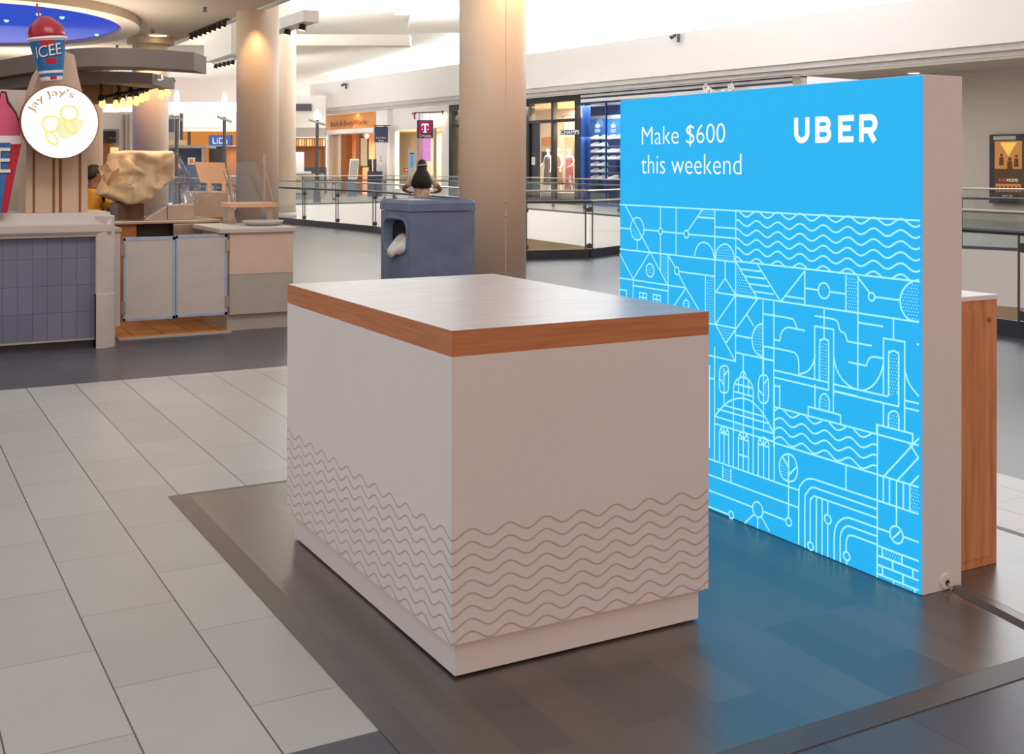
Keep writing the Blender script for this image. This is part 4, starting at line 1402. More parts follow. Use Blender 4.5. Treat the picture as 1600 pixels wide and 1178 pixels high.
# striped pillar with the round sign
YP = 10.0
px0, px1 = X_(40, YP), X_(137, YP)
pl = thing('sign_pillar', 'beige pillar with brown stripes carrying the round backlit sign', 'pillar', ((px0 + px1) / 2, YP + .25, ztop + .001))
mb = MB()
fp = [(40, 333), (137, 333), (137, 190), (130, 150), (122, 118), (116, 86), (98, 78), (78, 90), (62, 112), (52, 140), (42, 190)]
P0 = []
for u, v in fp:
    p = pY(u, v, YP); p.z = max(p.z, ztop + .001); P0.append(p)
mb.slab(P0, (0, 1, 0), .5)
mb.build('shaft', M['beige_panel'], pl)
mb = MB()
for u0, u1 in ((51, 54.5), (82, 85.5), (92, 96.5), (123, 126.5)):
    mb.box((X_(u0, YP), YP - .004, ztop + .002), (X_(u1, YP), YP - .0005, Z_(60, 205, YP)))
mb.build('stripe', M['brown_stripe'], pl)

YR = 9.72
rc = pY(94, 190.5, YR); RR = (Z_(94, 132.5, YR) - Z_(94, 248.5, YR)) / 2
rs = thing('round_sign', 'round backlit white sign with tan lettering and yellow pretzel drawing', 'sign', (rc.x, YR + .1, rc.z - RR))
Mx = Matrix.Rotation(math.pi / 2, 3, 'X')
mb = MB(); mb.lathe([(RR, 0), (RR, -.1)], rc + Vector((0, .0, 0)), 64, M=Mx); mb.build('drum', M['brown_stripe'], rs)
mb = MB(); mb.cyl(rc + Vector((0, .1, 0)), (rc.x, YP - .006, rc.z), .06, n=14); mb.build('wall_bracket', M['dark_metal'], rs)
mb = MB(); mb.lathe([(RR - .008, .003), (RR - .008, .0003)], rc, 64, M=Mx); mb.build('lit_face', M['white_sign'], rs)
X3, Z3 = Vector((1, 0, 0)), UP
frs = (rc + Vector((0, -.0045, 0)), X3, Z3)
mb = MB(); ra = RR * .66
def arcwrap(a, b): 
    t = math.radians(112) - a / ra
    return frs[0] + X3 * ((ra + b) * math.cos(t)) + Z3 * ((ra + b) * math.sin(t))
text_into(mb, "Jay Jay's", None, None, None, RR * 1.12, RR * .24, wrap=arcwrap)
mb.build('lettering', M['tan_ink'], rs)
mb = MB()
def sp(x, y): return ((x - 440) / 297 * RR, -(y - 430) / 275 * RR)   # read off the sign face
for blob in ([(425, 395), (500, 410), (560, 400), (625, 410), (620, 450), (560, 520), (480, 560), (430, 540), (400, 480)],):
    mb.flat(frs, [sp(*q) for q in blob][::-1], 1)
fr2 = (frs[0] + Vector((0, -.001, 0)), X3, Z3)
for cx_, cy_, rx_, ry_, rot in ((372, 447, 66, 58, 0), (508, 365, 64, 56, 0), (375, 552, 30, 58, -.75), (515, 468, 32, 60, -.7)):
    pts = []
    for i in range(33):
        a = 2 * math.pi * i / 32; x, y = rx_ * math.cos(a), ry_ * math.sin(a)
        pts.append(sp(cx_ + x * math.cos(rot) - y * math.sin(rot), cy_ + x * math.sin(rot) + y * math.cos(rot)))
    mb.ribbon(fr2, pts, RR * .05, 0)
mb.build('pretzel_drawing', [M['yellow_line'], M['yellow_pale']], rs)

# slush cup model on top of the pillar
YC = 9.78
cb, ctp = pY(81, 127, YC), pY(73.5, 60, YC)
axc = (ctp - cb); hc = axc.length; axn = axc.normalized()
sd = axn.cross(Vector((0, 1, 0))).normalized()
if sd.x < 0: sd = -sd
fw = axn.cross(sd); fw = -fw if fw.y > 0 else fw      # towards the viewer
rt_, rb_ = (X_(106, YC) - X_(42, YC)) / 2 * .93, (X_(104, YC) - X_(65, YC)) / 2 * .86
cu = thing('cup_model', 'large model of a slush cup with red dome and straw above the round sign', 'sign', tuple(cb))
MC = Matrix((( sd.x, -fw.x, axn.x), (sd.y, -fw.y, axn.y), (sd.z, -fw.z, axn.z)))
mb = MB()
mb.lathe([(rb_ * .96, 0), (rb_, .01), (rb_ + (rt_ - rb_) * .1, hc * .1), (rb_ + (rt_ - rb_) * .93, hc * .93), (rt_ * .99, hc * .95), (rt_, hc * .97)], cb, 40, mi=[1, 1, 0, 1, 1], M=MC)
def cupwrap(h0, r_add=.003):
    def f(a, b):
        z = h0 + b; r = rb_ + (rt_ - rb_) * z / hc + r_add
        t = a / r - .12
        return cb + axn * z + sd * (r * math.sin(t)) + fw * (r * math.cos(t))
    return f
cc_ = mb.build('cup', [M['cup_blue'], M['cup_white']], cu, smooth=True)
mb = MB()
def patch(a0, a1, z0, z1, mi, add=.0015, n=10, skew=0):
    w = cupwrap(0, add)
    R0 = [w(a0 + (a1 - a0) * i / n + skew, z0) for i in range(n + 1)]; R1 = [w(a0 + (a1 - a0) * i / n, z1) for i in range(n + 1)]
    mb.rings([R0, R1], mi, cap=False, close=False)
patch(.155, .23, hc * .3, hc * .94, 0); patch(-.06, .05, hc * .8, hc * .93, 0); patch(-.03, .05, hc * .38, hc * .52, 0); patch(-.01, .04, hc * .03, hc * .1, 0)
patch(-.12, .13, hc * .18, hc * .24, 1, .0018)
mb.build('cup_print', [M['cup_red'], M['cup_white']], cc_)
mb = MB(); tw = rt_ * 1.45
w1 = cupwrap(hc * .56, .0025); w2 = cupwrap(hc * .565, .005)
text_into(mb, 'ICEE', None, None, None, tw, hc * .26, 1, wrap=lambda a, b: w1(a + .006, b + a * .12 - .006), spacing=.95)
text_into(mb, 'ICEE', None, None, None, tw, hc * .26, 0, wrap=lambda a, b: w2(a, b + a * .12), spacing=.95)
mb.build('lettering', [M['cup_white'], M['cup_navy']], cc_)
mb = MB(); mb.lathe([(rt_ * 1.02, hc * .955), (rt_ * 1.09, hc * .97), (rt_ * 1.09, hc * 1.0), (rt_ * 1.02, hc * 1.02), (rt_ * .9, hc * 1.02)], cb, 40, M=MC); mb.build('lid_rim', M['cup_white'], cu, smooth=True)
mb = MB(); dome = []
for i in range(12):
    t = i / 11 * math.pi / 2
    dome.append((rt_ * .98 * math.cos(t) ** .8 + .001, hc * 1.015 + hc * .48 * math.sin(t) * (1 + .06 * math.sin(5 * t))))
mb.lathe(dome, cb, 36, M=MC); mb.build('ice_dome', M['red_glaze'], cu, smooth=True)
mb = MB(); a = cb + axn * hc * 1.44 - sd * rt_ * .28; mb.tube([a, a + UP * .06 - sd * .01, a + UP * .13 - sd * .022], .007, 8); mb.build('straw', M['cup_red'], cu)

# flat cup shaped board at the far left
YD = 9.85
bd = thing('cup_shaped_board', 'flat board cut to the shape of a slush cup, left of the striped pillar', 'sign', (X_(0, YD), YD, ztop + .002))
def brd(pts, y, th, m_, nm, par):
    mb = MB(); mb.slab([Vector((p.x, p.y, max(p.z, ztop + .002))) for p in [pY(u, v, y) for u, v in pts]], (0, 1, 0), th); return mb.build(nm, m_, par)
brd([(-55, 333), (11, 333), (33, 225), (31, 210), (33, 196), (26, 176), (14, 158), (10, 143), (2, 142), (-2, 154), (-40, 170), (-90, 220), (-85, 235)], YD, .03, M['black'], 'backing', bd)
brd([(-85, 215), (32, 213), (31, 197), (24, 178), (10, 160), (8, 146), (2, 145), (0, 156), (-40, 172)], YD - .004, .0035, M['pink_ice'], 'ice_print', bd)
cpb = brd([(-52, 333), (10, 333), (34, 223), (-85, 223)], YD - .004, .0035, M['cup_red'], 'cup_print', bd)
brd([(-52, 333), (1, 333), (17, 223), (-85, 223)], YD - .006, .0018, M['cup_blue'], 'blue_panel', cpb)
brd([(-85, 225), (33, 225), (31, 212), (-85, 212)], YD - .006, .0018, M['cup_white'], 'rim_print', bd)
mb = MB(); p = pY(-82, 272, YD - .009); text_into(mb, 'ICEE', p, X3, UP, pY(18, 272, YD).x - p.x, pY(0, 232, YD).z - pY(0, 272, YD).z, 1, align='L')
text_into(mb, 'ICEE', p + Vector((-.008, -.002, .008)), X3, UP, pY(18, 272, YD).x - p.x, pY(0, 232, YD).z - pY(0, 272, YD).z, 0, align='L')
mb.build('lettering', [M['cup_white'], M['cup_navy']], cpb)

# grey back panel of the stand
mb = MB(); a = pY(8, 140, 11.2); mb.box((-4, 11.2, FLOOR), (X_(60, 11.2), 11.3, a.z))
tag(mb.build('back_panel', M['stone']), 'plain grey back panel behind the striped pillar', 'panel')

# ---- canopy of curved metal bands
cn = thing('curved_canopy', 'curved grey metal canopy hanging over the snack stand', 'canopy', tuple(at(150, 100, 10.8)))
def band(pts, d0, h, th, m_, nm, soffit=None):
    """pts: (u, v of the top edge, distance)"""
    C_ = catmull([(u, d) for u, d in pts], 8); mb = MB()
    base = [at(u, CY, d) for u, d in C_]
    inn = [p + FWD * th for p in base]
    z1 = d0; z0 = d0 - h
    ids = mb.rings([[Vector((p.x, p.y, z1)), Vector((p.x, p.y, z0)), Vector((q.x, q.y, z0)), Vector((q.x, q.y, z1))] for p, q in zip(base, inn)])
    return mb.build(nm, m_, cn)
zt1 = zat(76, 10.5)
band([(-60, 12.6), (0, 11.75), (60, 11.0), (105, 10.6), (150, 10.45), (200, 10.5), (250, 10.65), (303, 10.9)], zt1, .17, .45, M['canopy_grey'], 'upper_band')
zt2 = zt1 - .172
band([(-60, 13.0), (40, 11.6), (110, 11.1), (150, 11.0), (200, 11.05), (238, 11.2)], zt2, .11, .75, M['canopy_grey'], 'middle_band')
zt3 = zt2 - .112
band([(60, 12.0), (115, 11.5), (150, 11.4), (176, 11.45)], zt3, .16, .4, M['canopy_olive'], 'lower_band')
# louvre of pale slats under the middle band
mb = MB()
for i in range(12):
    p = at(178 + i * 4.2, CY, 11.45 + i * .03); mb.box((p.x - .006, p.y, zt3 - .07), (p.x + .006, p.y + .3, zt3 - .002))
mb.build('louvre', M['stone'], cn)
for u, v, d in ((222, 107, 11.6), (230, 105, 11.8), (246, 103, 11.4)):
    p = at(u, v, d); mb = MB(); mb.cyl((p.x, p.y, zt2 - .0), (p.x, p.y, zt2 - .05), .05, .06, 14); mb.cyl((p.x, p.y, zt2 - .052), (p.x, p.y, zt2 - .05), .045, n=14, mi=1)
    mb.build('downlight', [M['steel'], M['lamp_warm']], cn)

# bulb rail
lr = thing('bulb_rail', 'black iron pipe rail with glowing bare bulbs under the canopy', 'light', tuple(at(215, 140, 11.6)))
rail = [(158, 153, 11.2), (185, 148, 11.4), (205, 144, 11.6), (228, 139, 11.8), (250, 133, 12.0), (269, 126, 12.2)]
mb = MB(); mb.tube([at(*q) for q in rail], .021, 8); mb.build('pipe', M['dark_metal'], lr)
for u, v, d in rail:
    a = at(u, v, d); mb = MB(); mb.cyl(a, a + UP * (zt2 - .01 - a.z if u > 165 else .18), .015, n=8); mb.ball(a, .036, 8); mb.build('drop_rod', M['dark_metal'], lr)
bulbs = [(160, 160), (181, 163), (192, 160), (203, 158), (213, 157), (221, 152), (228, 149), (252, 147), (262, 143)]
for i, (u, v) in enumerate(bulbs):
    k = (u - 158) / 111; d = 11.2 + k * 1.0; vr = 153 - 27 * k
    a, b = at(u, vr, d), at(u, v, d)
    mb = MB(); mb.cyl(a, Vector((b.x, b.y, b.z + .045)), 0.024, .03, 10); so = mb.build('socket', M['dark_metal'], lr)
    mb = MB(); mb.lathe([(.012, b.z + .044), (.024, b.z + .02), (.034, b.z - .015), (.028, b.z - .042), (.01, b.z - .055)], (b.x, b.y, 0), 14); mb.build('glass_bulb', M['bulb'], so, smooth=True)

# worker in yellow behind the pillar, pulling at the paper
hx = Vector((1, 0, 0))
pe, xe = figure('person', 'person in a yellow shirt half hidden behind the striped pillar, pulling at kraft paper', 'person', (X_(140, 12.95), 12.95, FLOOR), -math.pi / 2 + .35, 1.5,
    ((-.2, .22, 1.22), (-.14, .42, 1.26), (0, 1, .25)), ((.22, .2, 1.12), (.16, .42, 1.17), (0, 1, .3)), M['skin_brown'],
    [('shirt', M['yellow_cloth'], 'top'), ('trousers', M['dark_cloth'], 'trousers')], lean=.05, hair=(M['hair_black'], CAP))
mb = MB(); Yk = 11.66
R_ = [[(153, 262), (166, 254), (183, 247), (187, 262)], [(158, 274), (164, 270), (176, 268), (184, 276)], [(161, 280), (166, 284), (172, 282), (180, 280)], [(166, 288), (168, 290), (171, 291), (175, 288)]]
mb.rings([[pY(u, v, Yk - .06 * ((i + j) % 2)) for i, (u, v) in enumerate(r)] for j, r in enumerate(R_)], 0, cap=False, close=False)
mb.rings([[pY(u, v, Yk + .04 + .03 * ((i + j) % 2)) for i, (u, v) in enumerate(r)] for j, r in enumerate(R_)], 0, cap=False, close=False)
tag(mb.build('paper_sheet', M['paper']), 'crumpled kraft paper held by the person in yellow', 'paper')

# ================================================================== GLASS GUARD RAILS
def guard(name, label, pts, post_every, zbase, hand_m, kerb_m, group, kerb_h=.145, side=1):
    t = thing(name, label, 'guard rail', tuple(pts[0].lerp(pts[-1], .5).xy) + (zbase,), group)
    tops, hands = [], []
    for a, b in zip(pts, pts[1:]):
        L = (b - a).length; n = max(1, round(L / post_every)); d = (b - a).normalized(); nn = Vector((d.y, -d.x, 0)) * side
        for i in range(n):
            p, q = a.lerp(b, (i + .02) / n), a.lerp(b, (i + .98) / n)
            mb = MB(); mb.slab([Vector((p.x, p.y, zbase + .05)), Vector((q.x, q.y, zbase + .05)), Vector((q.x, q.y, zbase + 1.1)), Vector((p.x, p.y, zbase + 1.1))], nn, .012)
            mb.build('glass_panel', M['glass'], t)
            p = a.lerp(b, i / n)
            mb = MB()
            for k in (-.06, .06):
                q = p + d * k - nn * .03; mb.cyl((q.x, q.y, zbase + .01), (q.x, q.y, zbase + .92), .012, n=6)
            for z in (.2, .8): mb.cyl((p - nn * .06 + UP * (zbase + z - p.z)), (p + nn * .02 + UP * (zbase + z - p.z)), .045, n=10)
            mb.build('post', M['grey_metal'], t)
        for k, z, r, lst in ((-.05, .93, .026, hands), (.006, 1.105, .016, tops)):
            lst += [Vector((p.x, p.y, zbase + z)) - nn * .0 + nn * k for p in (a, b)]
    mb = MB(); mb.tube(hands, .026, 8); mb.build('handrail', hand_m, t)
    mb = MB(); mb.tube(tops, .017, 8); mb.build('top_rail', M['steel'], t)
    mb = MB()
    for a, b in zip(pts, pts[1:]):
        d = (b - a).normalized(); nn = Vector((d.y, -d.x, 0)) * side
        mb.slab([Vector((p.x, p.y, z)) - nn * .04 for p, z in ((a, zbase + .001), (b, zbase + .001), (b, zbase + kerb_h), (a, zbase + kerb_h))], nn, .035)
    mb.build('kerb', kerb_m, t)
    return t
ed = [Vector((x - .12, y, FLOOR)) for x, y in EDGE]
guard('guard_rail', 'near glass guard rail with dark handrail running behind the trash bin and the sign', ed[0:4] + ed[4:] if False else [Vector((x, y, FLOOR)) for x, y in [(8.95, -3), (8.95, 9.85), (10.5, 13.7), (12.1, 16.7), (11.45, 16.42), (10.37, 15.87), (9.31, 16.08), (9.33, 18), (10.02, 24.1), (9.47, 29.7), (9.17, 36), (9.15, 40.5)]], 1.7, FLOOR, M['grey_metal'], M['stone_dark'], 'glass guard rails')
fp_ = [Vector((p.x, p.y, FLOOR)) + FWD * .15 for p in FAR]
guard('guard_rail', 'far glass guard rail across the opening in front of the lit shops', fp_, 2.1, FLOOR, M['grey_metal'], M['grey_metal'], 'glass guard rails', .05)

# ================================================================== SHOPS ON THE FAR SIDE
def wz(u, v, off=0.0): return zat(v, depth(wp(u, off)))
WX = -EDIR     # reading direction on the storefronts
def shell(t, u0, u1, z1, o0, o1, mw, mback, mfloor=None, name='interior'):
    """open-fronted room behind the shop window"""
    mb = MB(); g = .08
    mb.wbox(u0, u1, FLOOR + .01, z1, o1, o1 + g, 1)
    a0, a1 = wp(u0, o0), wp(u1, o0); b0, b1 = wp(u0, o1), wp(u1, o1)
    for a, b in ((a0, b0), (a1, b1)):
        mb.slab([Vector((a.x, a.y, FLOOR + .01)), Vector((b.x, b.y, FLOOR + .01)), Vector((b.x, b.y, z1)), Vector((a.x, a.y, z1))], EDIR, .03, 0)
    for z in (z1, FLOOR + .005):
        mb.slab([Vector((p.x, p.y, z)) for p in (a0, a1, b1, b0)], UP, .004 if z < 1 else .05, 0 if z > 1 else 2)
    return mb.build(name, [mw, mback, mfloor or mw], t)
def wall_text(mb, s, u, off, zb, w, h, mi=0, align='C'): text_into(mb, s, wp(u, off, zb), WX, UP, w, h, mi, align)
def shop_light(u, off, z, power, col, size=(2, 2), aim=None):
    p = wp(u, off, z); area_light('shop_lamp', p, size, power, col, tuple(aim.to_track_quat('-Z', 'Y').to_euler()) if aim else (0, 0, 0))

O_ = .75
ZTOP = 4.262
# ---- bath goods shop
t = thing('storefront', 'orange lit shop with a white awning and dark thin lettering far across the opening', 'shop front', tuple(wp(548, O_, FLOOR)))
shell(t, 512, 586, wz(548, 201), O_ + .4, O_ + 3.4, M['card'], M['card'])
mb = MB(); mb.wbox(509, 585, wz(548, 203), ZTOP, O_, O_ + .3); sb = mb.build('sign_band', M['orange_wall'], t)
mb = MB(); wall_text(mb, 'Bath & BodyWorks', 544, O_ - .03, wz(544, 197.5), (wp(516, O_) - wp(573, O_)).length, .36); mb.build('lettering', M['brown_stripe'], sb)
mb = MB(); mb.wbox(489, 588, wz(540, 209), wz(540, 202.5), O_ - .9, O_ + .3); mb.build('awning', M['white_paint'], t)
mb = MB(); zz = wz(521, 208.5)
for a, b in ((510.5, 513.5), (529.5, 532)): mb.wbox(a, b, FLOOR + .01, zz, O_, O_ + .2)
mb.wbox(510.5, 532, FLOOR + .01, .75, O_, O_ + .2); mb.build('window_frame', M['white_paint'], t)
mb = MB(); mb.wbox(513.5, 529.5, .75, zz, O_ + .08, O_ + .1); mb.build('pane', M['glass_store'], t)
mb = MB(); mb.wbox(514, 529, .8, zz - .1, O_ + .3, O_ + .36); mb.build('display_back', M['cream'], t)
mb = MB(); mb.wbox(533, 541, FLOOR + .01, zz, O_, O_ + .35); mb.build('timber_jamb', M['brown_wood'], t)
mb = MB(); mb.wbox(556, 561, FLOOR + .01, zz, O_ + .2, O_ + .4); mb.build('timber_jamb', M['brown_wood'], t)
mb = MB(); mb.wbox(562, 575, wz(568, 262), wz(568, 212), O_ + .3, O_ + .34); mb.wbox(563.5, 573.5, wz(568, 260), wz(568, 214), O_ + .28, O_ + .3, 1); mb.build('window_picture', [M['black'], M['cream']], t)
mb = MB(); mb.wbox(587.5, 605, FLOOR + .01, ZTOP, O_ - .3, O_ + .2)
pw_ = mb.build('white_pier', M['white_paint'], t)
mb = MB()
for v in (248, 271):
    p = wp(595, O_ - .304, wz(595, v, O_ - .3)); mb.ribbon((p, WX, UP), [(-.1, -.12), (.1, -.12), (0, .16), (-.1, -.12)], .06)
mb.build('orange_motif', M['orange_wall'], pw_)
mb = MB(); mb.wbox(605.5, 612, FLOOR + .01, ZTOP, O_, O_ + .3); mb.build('timber_pier', M['brown_wood'], t)
p = wp(573, O_ - .2, wz(573, 208.5)); mb = MB(); mb.ball((p.x, p.y, p.z - .12), .11, 10); mb.build('globe_lamp', M['lamp_white'], t)
shop_light(530, O_ + 1.4, 3.0, 150, (1, .78, .52)); shop_light(566, O_ + 1.6, 3.0, 170, (1, .86, .7))
area_light('sign_lamp', wp(545, O_ - .5, 4.2), (4, .2), 25, (1, .7, .4))
# hanging blue sign with bracket
hs = wp(595, O_ - .9); hd = depth(hs)
t = thing('hanging_sign', 'small navy hanging sign on a bracket in front of the white pier', 'sign', (hs.x, hs.y, zat(223, hd)))
mb = MB(); mb.fbox(584.5, 606.5, zat(223, hd), zat(198, hd), hd, .12); mb.build('board', M['navy'], t)
mb = MB(); mb.fbox(583.5, 607.5, zat(223.5, hd), zat(222.4, hd), hd - .02, .16); mb.fbox(583.5, 585, zat(222.4, hd), zat(198, hd), hd - .02, .16); mb.fbox(606, 607.5, zat(222.4, hd), zat(198, hd), hd - .02, .16); mb.build('frame', M['grey_panel'], t)
mb = MB()
for s, v in (('Bath & Body', 217), ('Works', 221)):
    q = at(595.5, v, hd - .01); text_into(mb, s, q, RIGHT, UP, .48 if len(s) > 6 else .26, .09)
mb.build('lettering', M['white_paint'], t)
mb = MB(); mb.tube([at(584, 196, hd + .06), at(610, 196, hd + .06)], .025, 6)
for u in (588, 603): mb.tube([at(u, 196, hd + .06), at(u, 198.2, hd + .06)], .012, 6)
q0 = at(600, 196, hd + .06); mb.tube([q0, wp(600, O_ - .29, q0.z)], .02, 6); mb.build('bracket', M['black'], t)
# easel sign
t = thing('easel_sign', 'white easel sign board standing on the far walkway before the orange shop', 'sign', (0, 0, 0)); e0 = wp(551, -1.2); ed_ = depth(e0); t.location = (e0.x, e0.y, FLOOR); WORLDLOC[t.name] = Vector((e0.x, e0.y, FLOOR))
mb = MB(); mb.slab([at(544, 280, ed_), at(558, 280, ed_), at(561, 248, ed_ + .15), at(547, 248, ed_ + .15)], FWD, .05); mb.build('board', M['white_paint'], t)
mb = MB(); mb.slab([at(545.5, 277, ed_ - .012), at(557, 277, ed_ - .012), at(559.6, 250.5, ed_ + .11), at(548, 250.5, ed_ + .11)], FWD, .008); mb.build('print', M['grey_panel'], t)
mb = MB(); b0 = at(543, 280, ed_); mb.fbox(543, 556, FLOOR, at(0, 281, ed_).z, ed_, .3); mb.build('stand', M['bin_blue'], t)
mb = MB(); mb.wbox(574, 586, FLOOR, wz(580, 268, -.4), -.4, .0); 
for u in (576, 583): mb.wbox(u, u + 2.5, wz(580, 268, -.4), wz(580, 249, -.4), -.3, -.2)
tag(mb.build('display_table', M['navy']), 'dark display table with black stools beside the easel sign', 'table')

# ---- phone shop
t = thing('storefront', 'white fronted shop with a lit pink poster in its window, left of the wide column', 'shop front', tuple(wp(655, O_, FLOOR)))
shell(t, 616, 694, wz(655, 199), O_ + .3, O_ + 3, M['cream'], M['wall_greige'])
mb = MB(); zz = wz(655, 200)
mb.wbox(612.5, 701, zz, ZTOP, O_, O_ + .25); mb.wbox(612.5, 617, FLOOR + .01, zz, O_, O_ + .25); mb.wbox(690, 701, FLOOR + .01, zz, O_, O_ + .25); mb.wbox(617, 690, FLOOR + .01, .35, O_, O_ + .25)
mb.build('wall_panels', M['white_paint'], t)
mb = MB(); mb.wbox(617, 690, .35, zz, O_ + .1, O_ + .12); mb.build('pane', M['glass_store'], t)
mb = MB(); mb.wbox(650.5, 652.5, .35, zz, O_ + .06, O_ + .16); mb.wbox(677, 679, .35, zz, O_ + .06, O_ + .16); mb.build('mullion', M['steel'], t)
mb = MB(); mb.wbox(654, 660.5, wz(664, 252), wz(664, 214), O_ + .3, O_ + .33, 0); mb.wbox(660.5, 672, wz(664, 252), wz(664, 214), O_ + .3, O_ + .33, 1); mb.build('pink_poster', [M['pink_pale'], M['pink_lit']], t)
mb = MB(); mb.wbox(631.5, 638, wz(635, 269), wz(635, 263), O_ + .05, O_ + .08); mb.wbox(633, 636.5, wz(635, 267.5), wz(635, 264.5), O_ + .045, O_ + .05, 1); mb.build('small_sign', [M['magenta'], M['cream']], t)
shop_light(655, O_ + 1.4, 3.2, 260, (1, .96, .9))
k = wp(644, -.6); kd = depth(k)
t = thing('digital_kiosk', 'grey upright digital kiosk with a blue screen before the white fronted shop', 'kiosk', (k.x, k.y, FLOOR))
mb = MB(); mb.fbox(637.5, 649, FLOOR, zat(233, kd), kd, .35); mb.build('body', M['grey_panel'], t)
mb = MB(); mb.fbox(641.5, 646, zat(262, kd), zat(243, kd), kd - .02, .019); mb.build('screen', emit('blue screen', (70, 150, 225), 1), t)
mb = MB(); mb.fbox(640.5, 647, zat(241, kd), zat(239, kd), kd - .015, .014); mb.build('top_label', M['navy'], t)
hs = wp(664, O_ - 1.0); hd = depth(hs)
t = thing('hanging_sign', 'square magenta hanging sign with a white letter, on a dark bracket', 'sign', (hs.x, hs.y, zat(216, hd)))
mb = MB(); mb.fbox(651.5, 676.5, zat(216, hd), zat(188, hd), hd, .12); mb.build('board', M['black'], t)
mb = MB(); mb.fbox(654, 674.5, zat(208.5, hd), zat(189.5, hd), hd - .02, .019); mf = mb.build('magenta_face', M['magenta'], t)
mb = MB(); c = at(664.2, 206.5, hd - .024); fr_ = (c, RIGHT, UP); Hh = .36
mb.ribbon(fr_, [(0, 0), (0, Hh)], .075); mb.ribbon(fr_, [(-.15, Hh), (.15, Hh)], .06); mb.ribbon(fr_, [(-.14, Hh), (-.14, Hh - .1)], .035); mb.ribbon(fr_, [(.14, Hh), (.14, Hh - .1)], .035); mb.ribbon(fr_, [(-.08, 0), (.08, 0)], .04)
for x in (-.13, .13): mb.ribbon(fr_, [(x - .025, .13), (x + .025, .13)], .05)
mb.build('letter', M['white_lit'], mf)
mb = MB(); text_into(mb, 'T-Mobile', at(664.2, 214.5, hd - .004), RIGHT, UP, .56, .13); mb.build('lettering', M['white_paint'], t)
mb = MB(); mb.tube([at(649, 176, hd + .06), at(692, 175, hd + .06)], .03, 6); mb.fbox(690.5, 693, zat(179, hd), zat(172.5, hd), hd, .12)
for u in (655, 672): mb.tube([at(u, 176, hd + .06), at(u, 188.2, hd + .06)], .015, 6)
mb.build('bracket', M['grey_metal'], t)
mb = MB(); mb.ribbon((at(646.5, 182, hd), RIGHT, UP), [(-.08, .12), (.08, .16), (.02, .02), (.06, -.12)], .07); mb.build('end_ornament', M['magenta'], t)

# ---- fashion shop with black frame
t = thing('storefront', 'black framed fashion shop with dressed mannequins in its window', 'shop front', tuple(wp(800, O_, FLOOR)))
zz = wz(860, 157); ztr = wz(860, 187)
shell(t, 704, 903, zz, O_ + .3, O_ + 3.6, M['cream'], M['taupe'], M['wall_greige'])
mb = MB()
mb.wbox(701.5, 906.5, zz, ZTOP, O_, O_ + .3); mb.wbox(897.5, 906.5, FLOOR + .01, zz, O_, O_ + .3); mb.wbox(701.5, 706.5, FLOOR + .01, zz, O_, O_ + .3); mb.wbox(861, 864.5, FLOOR + .01, zz, O_, O_ + .2); mb.wbox(819, 826, FLOOR + .01, zz, O_, O_ + .3)
mb.wbox(706.5, 861, ztr - .06, ztr + .06, O_ + .02, O_ + .2); mb.wbox(864.5, 897.5, ztr - .06, ztr + .06, O_ + .02, O_ + .2); mb.wbox(706, 898, FLOOR + .01, .2, O_, O_ + .25)
mb.build('black_frame', M['black'], t)
mb = MB(); mb.wbox(826, 843, .2, ztr - .06, O_ + .12, O_ + .16); dp = mb.build('dark_panel', M['black'], t)
mb = MB(); mb.wbox(830.5, 835.5, wz(833, 257.5), wz(833, 244.5), O_ + .1, O_ + .12); mb.build('notice', M['white_paint'], dp)
mb = MB(); mb.wbox(706.5, 897.5, .2, zz, O_ + .08, O_ + .09); mb.build('pane', M['glass_store'], t)
mb = MB(); mb.wbox(846, 901, FLOOR + .02, .42, O_ + .3, O_ + 1.9); mb.build('window_platform', M['wall_greige'], t)
shop_light(850, O_ + 1.5, zz - .1, 420, (1, .9, .72), (4, 2)); shop_light(725, O_ + 1.5, zz - .1, 120, (1, .86, .62), (4, 2))
shop_light(874, O_ + .4, zz - .3, 260, (1, .93, .82), (3, .3), NDIR * .5 - UP)  # extra fill added to brighten the mannequins from the front
